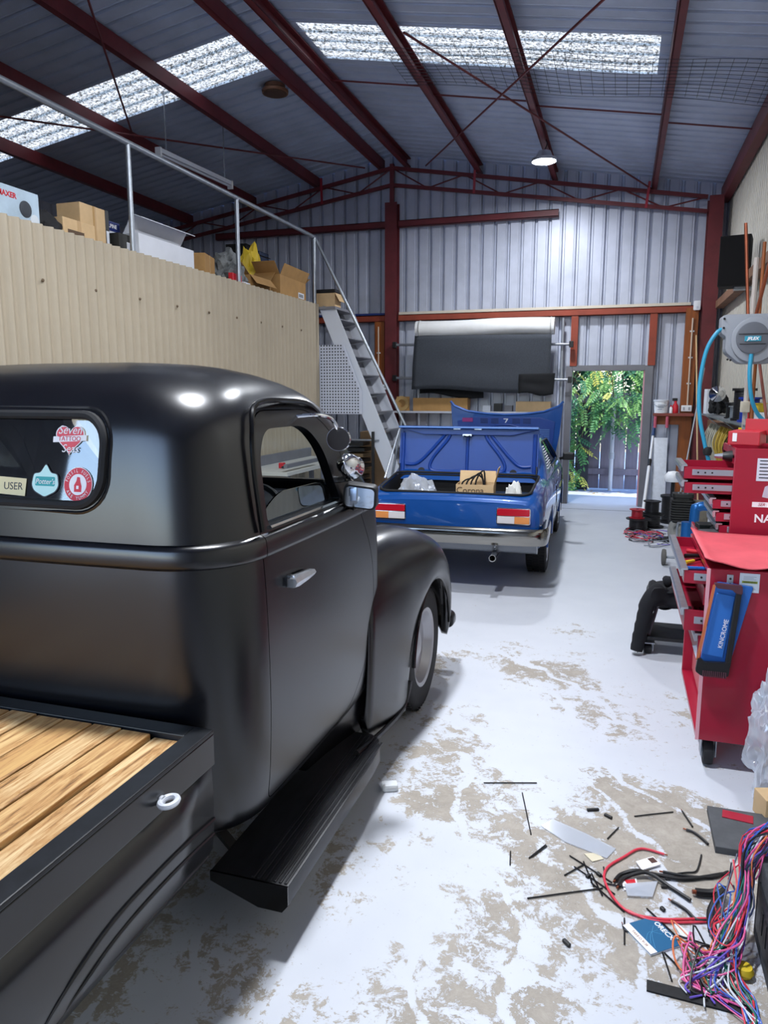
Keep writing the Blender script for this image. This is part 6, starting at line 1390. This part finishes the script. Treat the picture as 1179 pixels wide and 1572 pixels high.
MB().ext(-3.155, -3.12, 9.33, 9.36, 0, 1.16).build('dark_prop', BLACKP, label='black upright strip standing in front of the stair foot', cat='strip')
# bench frame by the loft wall, seen through the truck's windows
bf = thing('work_bench', 'grey steel work bench along the loft wall beyond the truck', 'bench', (-3.5, 7.9, 0))
for y in (7.0, 8.75):
    for x in (-3.78, -3.3): MB().ext(x-.025, x+.025, y-.025, y+.025, 0, .82).build('leg', GREYP, bf)
MB().ext(-3.85, -3.25, 6.9, 8.85, .82, .86).build('bench_top', M('pale_bench_top', '#b8b6b0', .5), bf, bevel=.003); MB().ext(-3.86, -3.82, 6.9, 8.85, .86, .97).build('upstand', GREYP, bf); MB().ext(-3.3, -3.26, 6.92, 7.75, .90, .94).build('guard_rail', GREYP, bf)
MB().tube([(-3.45, 7.2, .88), (-3.4, 8.4, .90)], .012, 6).build('bench_rod', BLACKP, label='black rod lying on the bench beyond the truck', cat='rod'); small_box('red_can', 'small red can on the bench beyond the truck', 'can', (-3.5, 7.3, .86), (.06, .06, .06), RPLA, 0, .01)
MB().ext(-3.872, -3.862, 5.6, 6.9, 0, 1.9).build('cream_door', M('cream_door', '#cbb88f', .5), label='flat cream door panel on the loft wall beyond the truck', cat='door panel')
# ================================================================== floor litter and wiring, foreground right
def strips(L):
    for i, (a, b, lab) in enumerate(L):
        MB().tube([(a[0], a[1], .004), ((a[0]+b[0])/2, (a[1]+b[1])/2, .0045), (b[0], b[1], .004)], .0026, 5).build('cable_tie', BLACKP, label=lab, cat='cable tie', group='cut cable ties on the floor')
strips([((-.32, 2.93), (-.25, 2.64), 'long black cable tie lying straight across the worn aisle'), ((-.49, 2.96), (-.27, 3.03), 'black cable tie nearest the truck, farthest from the book'), ((.13, 2.89), (.28, 2.97), 'black cable tie on the brown patch near the slab'), ((.03, 2.70), (.07, 2.79), 'short black cable tie beyond the clear bag'), ((-.24, 2.49), (-.19, 2.59), 'short cable tie left of the clear plastic bag'), ((-.232, 2.50), (-.185, 2.585), 'second short cable tie doubled beside its twin left of the bag'), ((-.22, 2.27), (.02, 2.40), 'longest black cable tie pointing at the heap from the left'), ((-.11, 2.43), (-.05, 2.51), 'cable tie at the left edge of the heap'), ((-.05, 2.53), (-.01, 2.40), 'cable tie pointing to camera in the heap'), ((-.08, 2.49), (.06, 2.38), 'cable tie crossing over another in the heap'), ((-.10, 2.55), (.05, 2.44), 'cable tie under the white paper scrap'), ((.02, 2.52), (.03, 2.40), 'cable tie upright beside the red lead'), ((-.02, 2.42), (.09, 2.30), 'cable tie at the near side of the heap'), ((.20, 2.15), (.22, 2.04), 'cable tie poking from under the book towards the black strip'), ((.205, 2.15), (.30, 2.03), 'long cable tie running from the book to the wires'), ((.09, 2.27), (.09, 2.15), 'cable tie standing left of the blue book'), ((-.31, 2.51), (-.30, 2.43), 'tiny cable tie alone on the white paint at left'), ((.16, 2.34), (.24, 2.24), 'cable tie just behind the blue book'), ((.25, 2.24), (.36, 2.22), 'cable tie right of the blue book'), ((.29, 2.16), (.42, 2.02), 'cable tie among the fanned wires by the black strip'), ((.03, 2.43), (.18, 2.42), 'cable tie across the clear packet'), ((-.02, 2.47), (.02, 2.36), 'cable tie leaning out of the heap to the camera')])
st1 = MB(); st1.box((0, 0, .016), (.07, .05, .032)); so = st1.build('plaster_lump', M('white_plaster', '#cfd2d6', .9, 0, .06, 20), label='lump of white plaster on the floor beside the running board', cat='lump', bevel=.012, seg=2); so.location = (-.865, 2.79, 0); so.rotation_euler = (0, 0, .4)
# book
bk = thing('blue_booklet', 'thin blue and white instruction booklet on the floor', 'booklet', (.172, 2.215, 0), math.radians(38))
MB().ext(-.06, .06, -.065, .065, 0, .006).build('pages', WHITE, bk, world=False); MB().ext(-.0605, .0605, -.066, .066, .006, .0075).build('cover', M('booklet_blue', '#1c5c86', .35), bk, world=False); MB().ext(-.060, -.035, -.0655, .0655, .0075, .0082).build('white_band', STW, bk, world=False)
text('ORECX', .024, STW, bk, (.046, .0, .0083), (0, 0, -PI/2), 'booklet_lettering', .0003, world=False, bold=.0006); text('TAKE-O 9138', .012, M('print_orange', '#9a6a3a', .5), bk, (-.047, 0, .0085), (0, 0, -PI/2), 'booklet_lettering', .0003, world=False)
for k in range(3): MB().tube(spline([(-.03, -.05+.02*k, .0078), (.0, .0+.006*k, .0078), (.03, .03-.02*k, .0078)], 5), .0006, 4).build('printed_swirl', M('swirl_blue', '#5aa0c8', .4), bk, world=False)
MB().ext(-.135, .135, -.02, .02, 0, .006).xform(Matrix.Translation((.285, 1.998, 0)) @ Matrix.Rotation(-.04, 4, 'Z')).build('black_strip', M('speckled_black', '#131417', .7, 0, .5, 90), label='flat black speckled strip on the floor in front of the wires', cat='strip')
MB().ext(.41, .66, 2.735, 3.02, 0, .028).build('slate_slab', M('dark_slab', '#4a4c50', .7, 0, .2, 12), label='dark grey board with pale broken edge beside the tool cabinet', cat='board', bevel=.003)
MB().ext(-.055, .055, -.028, .028, 0, .003).xform(Matrix.Translation((.515, 2.965, .0285)) @ Matrix.Rotation(-.15, 4, 'Z')).build('red_card', M('crimson_card', '#9c1a30', .5), label='crimson card lying on the dark grey board', cat='card')
small_box('pale_offcut', 'pale timber offcut leaning by the cabinet at the frame edge', 'offcut', (.66, 3.06, 0), (.12, .10, .10), CARD2, .3, .004)
crumpled('clear_bag', 'crumpled clear plastic bag in front of the red cabinet side', 'bag', (.70, 3.24, .0), (.11, .09, .30), CLEAR, 61, 5, .4)
# plastic packets and scraps
def scrap(name, label, cat, pts, mat, z=.003, th=.0015, grp=None):
    return MB().prism([p for p in pts], z, z+th, 'Z').build(name, mat, label=label, cat=cat, group=grp)
scrap('plastic_sleeve', 'long flat clear plastic sleeve on the floor behind the red lead', 'plastic sleeve', [(-.22, 2.71), (-.18, 2.77), (-.05, 2.71), (.06, 2.645), (.03, 2.575), (-.12, 2.63)], CLEAR, .002, .003)
scrap('paper_scrap', 'cream paper scrap at the near end of the clear sleeve', 'paper', [(-.05, 2.58), (-.005, 2.60), (.02, 2.57), (-.02, 2.54)], M('cream_paper', '#cfc6ae', .8), .002)
pk = thing('photo_packet', 'small packet printed with a dark picture among the wires', 'packet', (.17, 2.59, 0)); MB().prism([(.13, 2.58), (.19, 2.63), (.215, 2.59), (.15, 2.535)], .006, .010, 'Z').build('packet', STW, pk); MB().prism([(.17, 2.608), (.19, 2.622), (.205, 2.60), (.185, 2.585)], .010, .0108, 'Z').build('picture', M('dark_picture', '#4a2a24', .5), pk)
rp_ = thing('red_packet', 'red and white card packet under the black leads', 'packet', (.11, 2.45, 0)); MB().prism([(.08, 2.46), (.13, 2.49), (.135, 2.445), (.09, 2.41)], .002, .005, 'Z').build('card', STW, rp_); MB().prism([(.09, 2.465), (.125, 2.483), (.128, 2.462), (.10, 2.445)], .005, .0056, 'Z').build('red_print', RPLA, rp_)
scrap('clear_packet', 'flat clear packet in the middle of the wires', 'packet', [(.09, 2.44), (.20, 2.49), (.18, 2.40), (.10, 2.38)], CLEAR, .007, .002)
scrap('white_docket', 'white docket sticking out behind the blue booklet', 'paper', [(.235, 2.31), (.27, 2.28), (.29, 2.25), (.26, 2.235)], WHITEC, .002)
def lead(label, col, pts, r, name='cable_lead', cat='cable'):
    mt = WCOL[col]; t = thing(name, label, cat, (pts[0][0], pts[0][1], 0)); MB().tube(spline([(p[0], p[1], p[2] if len(p) > 2 else r+.002) for p in pts], 6), r, 8).build('lead', mt, t, smooth=True)
    a = Vector((pts[0][0], pts[0][1], r+.002)); b = Vector((pts[1][0], pts[1][1], r+.002)); d = (a-b).normalized(); MB().cyl(a, a+d*.012, r*.55, n=8).build('bare_end', COPPER, t)
lead('bright red lead looping across the floor to the wires', 'red', [(.23, 2.66), (.15, 2.67), (.09, 2.60), (.03, 2.51), (.03, 2.42), (.09, 2.31), (.19, 2.295), (.33, 2.34), (.40, 2.36)], .0045)
lead('second red lead lying beside the first below the packets', 'red', [(.10, 2.31), (.16, 2.285), (.24, 2.295), (.34, 2.33)], .0035)
lead('thick black lead arching over the red packet', 'black', [(.06, 2.45), (.08, 2.49), (.13, 2.51, .02), (.18, 2.52, .012), (.29, 2.53), (.42, 2.60)], .0065)
lead('thick black lead crossing beside the first one', 'black', [(.07, 2.42), (.09, 2.47), (.14, 2.50, .02), (.18, 2.505, .02), (.24, 2.47), (.30, 2.42)], .0065)
lead('black lead running in from the harness above the others', 'black', [(.22, 2.55), (.30, 2.55), (.38, 2.57), (.44, 2.62)], .0055)
lead('heavy black conduit bent like a hook at the harness', 'black', [(.32, 2.46), (.37, 2.47), (.41, 2.48, .03), (.385, 2.43, .03), (.355, 2.36, .02), (.35, 2.27, .02)], .013)
lead('kinked thin black lead above the thick leads', 'black', [(.27, 2.56), (.30, 2.575), (.33, 2.59), (.345, 2.63), (.36, 2.70)], .003)
lead('short curved black sleeve near the dark board', 'black', [(.32, 2.85), (.345, 2.84), (.37, 2.81), (.39, 2.775)], .005)
lead('thin black lead with a plug near the slab', 'black', [(.315, 2.985), (.325, 2.95), (.345, 2.88)], .0035)
lead('twisted black tape near the booklet', 'black', [(.24, 2.40), (.28, 2.37), (.31, 2.33), (.345, 2.335)], .005)
lead('little black hook of cable left of the booklet', 'black', [(.085, 2.235), (.09, 2.215), (.105, 2.21), (.118, 2.222)], .003)
for i, (x, y, a, l) in enumerate(((-.03, 2.885, .4, .05), (.03, 2.855, -.6, .035), (.005, 2.47, -.8, .02), (-.03, 2.45, 1.0, .02), (.22, 2.47, .2, .02), (.21, 2.35, -.9, .018), (-.08, 2.10, -.8, .03), (.235, 2.52, .3, .018))):
    small_box('cut_sleeve', ('ragged black scrap on the brown patch', 'stubby black sleeve right of the ragged scrap', 'tiny black stub in the heap of ties', 'tiny black stub left of the heap', 'small black cube beside the packets', 'tiny black stub near the red lead bend', 'lone black stub on the floor nearest the camera', 'tiny black stub above the thick leads')[i], 'scrap', (x, y, 0), (l, .012, .011), BLACKP, a, .003, 'black sleeve scraps on the floor')
# dark box with the wiring loom thrown over it
dbx = thing('amplifier_box', 'dark grey carpeted box under the wiring loom at the frame edge', 'box', (.66, 2.02, 0)); MB().ext(.475, .86, 1.70, 2.33, 0, .27).build('case', M('grey_carpet_box', '#3a3c40', .9, 0, .2, 60, bump=.2, bscale=120), dbx, bevel=.008); MB().ext(.470, .478, 1.75, 2.28, .06, .21).build('front_panel', M('dark_panel_plastic', '#1c1e22', .4), dbx)
for k in range(8): MB().ext(.4675, .4705, 1.80+.055*k, 1.83+.055*k, .10, .17).build('panel_slot', BLACKP, dbx)
RL = random.Random(77); specs = []; cols = ['purple', 'red', 'pink', 'blue', 'white', 'green', 'orange', 'red', 'purple', 'white', 'black', 'navy', 'pink', 'blue', 'green', 'red']
for k in range(46):
    u = RL.uniform; col = cols[k % len(cols)]
    pts = [(.72+u(-.05, .05), 2.28+u(-.1, .06), .29+u(0, .03)), (.56+u(-.03, .03), 2.33+u(-.04, .05), .34+u(-.02, .05)), (.455+u(-.02, .015), 2.34+u(-.06, .06), .27+u(-.05, .05)), (.435+u(-.02, .02), 2.28+u(-.06, .05), .15+u(-.04, .04)), (.385+u(-.03, .03), 2.17+u(-.04, .05), .06+u(-.02, .04))]
    m = k % 4
    if m == 0: pts += [(.34+u(-.03, .03), 2.10+u(-.04, .03), .03+u(0, .03)), (.30+u(-.06, .05), 2.05+u(-.04, .04), .012), (.33+u(-.08, .08), 1.97+u(-.03, .05), .012)]
    elif m == 1: pts += [(.37+u(-.04, .04), 2.08+u(-.04, .03), .03), (.42+u(-.03, .02), 1.99+u(-.04, .04), .015), (.44+u(-.05, .02), 1.90+u(-.04, .05), .012)]
    elif m == 2: pts += [(.33+u(-.03, .03), 2.14+u(-.03, .04), .03), (.25+u(-.03, .05), 2.16+u(-.05, .08), .03+u(0, .04)), (.28+u(-.04, .05), 2.05+u(-.04, .04), .015), (.36+u(-.05, .05), 2.03+u(-.05, .05), .012)]
    else: pts += [(.36+u(-.03, .03), 2.24+u(-.04, .06), .04+u(0, .04)), (.40+u(-.03, .03), 2.36+u(-.05, .08), .05+u(0, .06)), (.43+u(-.02, .02), 2.42+u(-.04, .08), .12+u(-.05, .05))]
    specs.append((col, pts, RL.choice((.0022, .0026, .003))))
wire_thing('wiring_loom', 'big loom of purple, red, white and blue wires spilling over the dark box', 'wiring loom', specs, (.45, 2.2, 0))
MB().lathe([(0, 0), (.022, .004), (.028, .018), (.022, .032), (0, .036)], (.42, 2.13, .0), n=16).build('yellow_tape_roll', YEL, label='yellow round plug among the coloured wires', cat='plug', smooth=True)
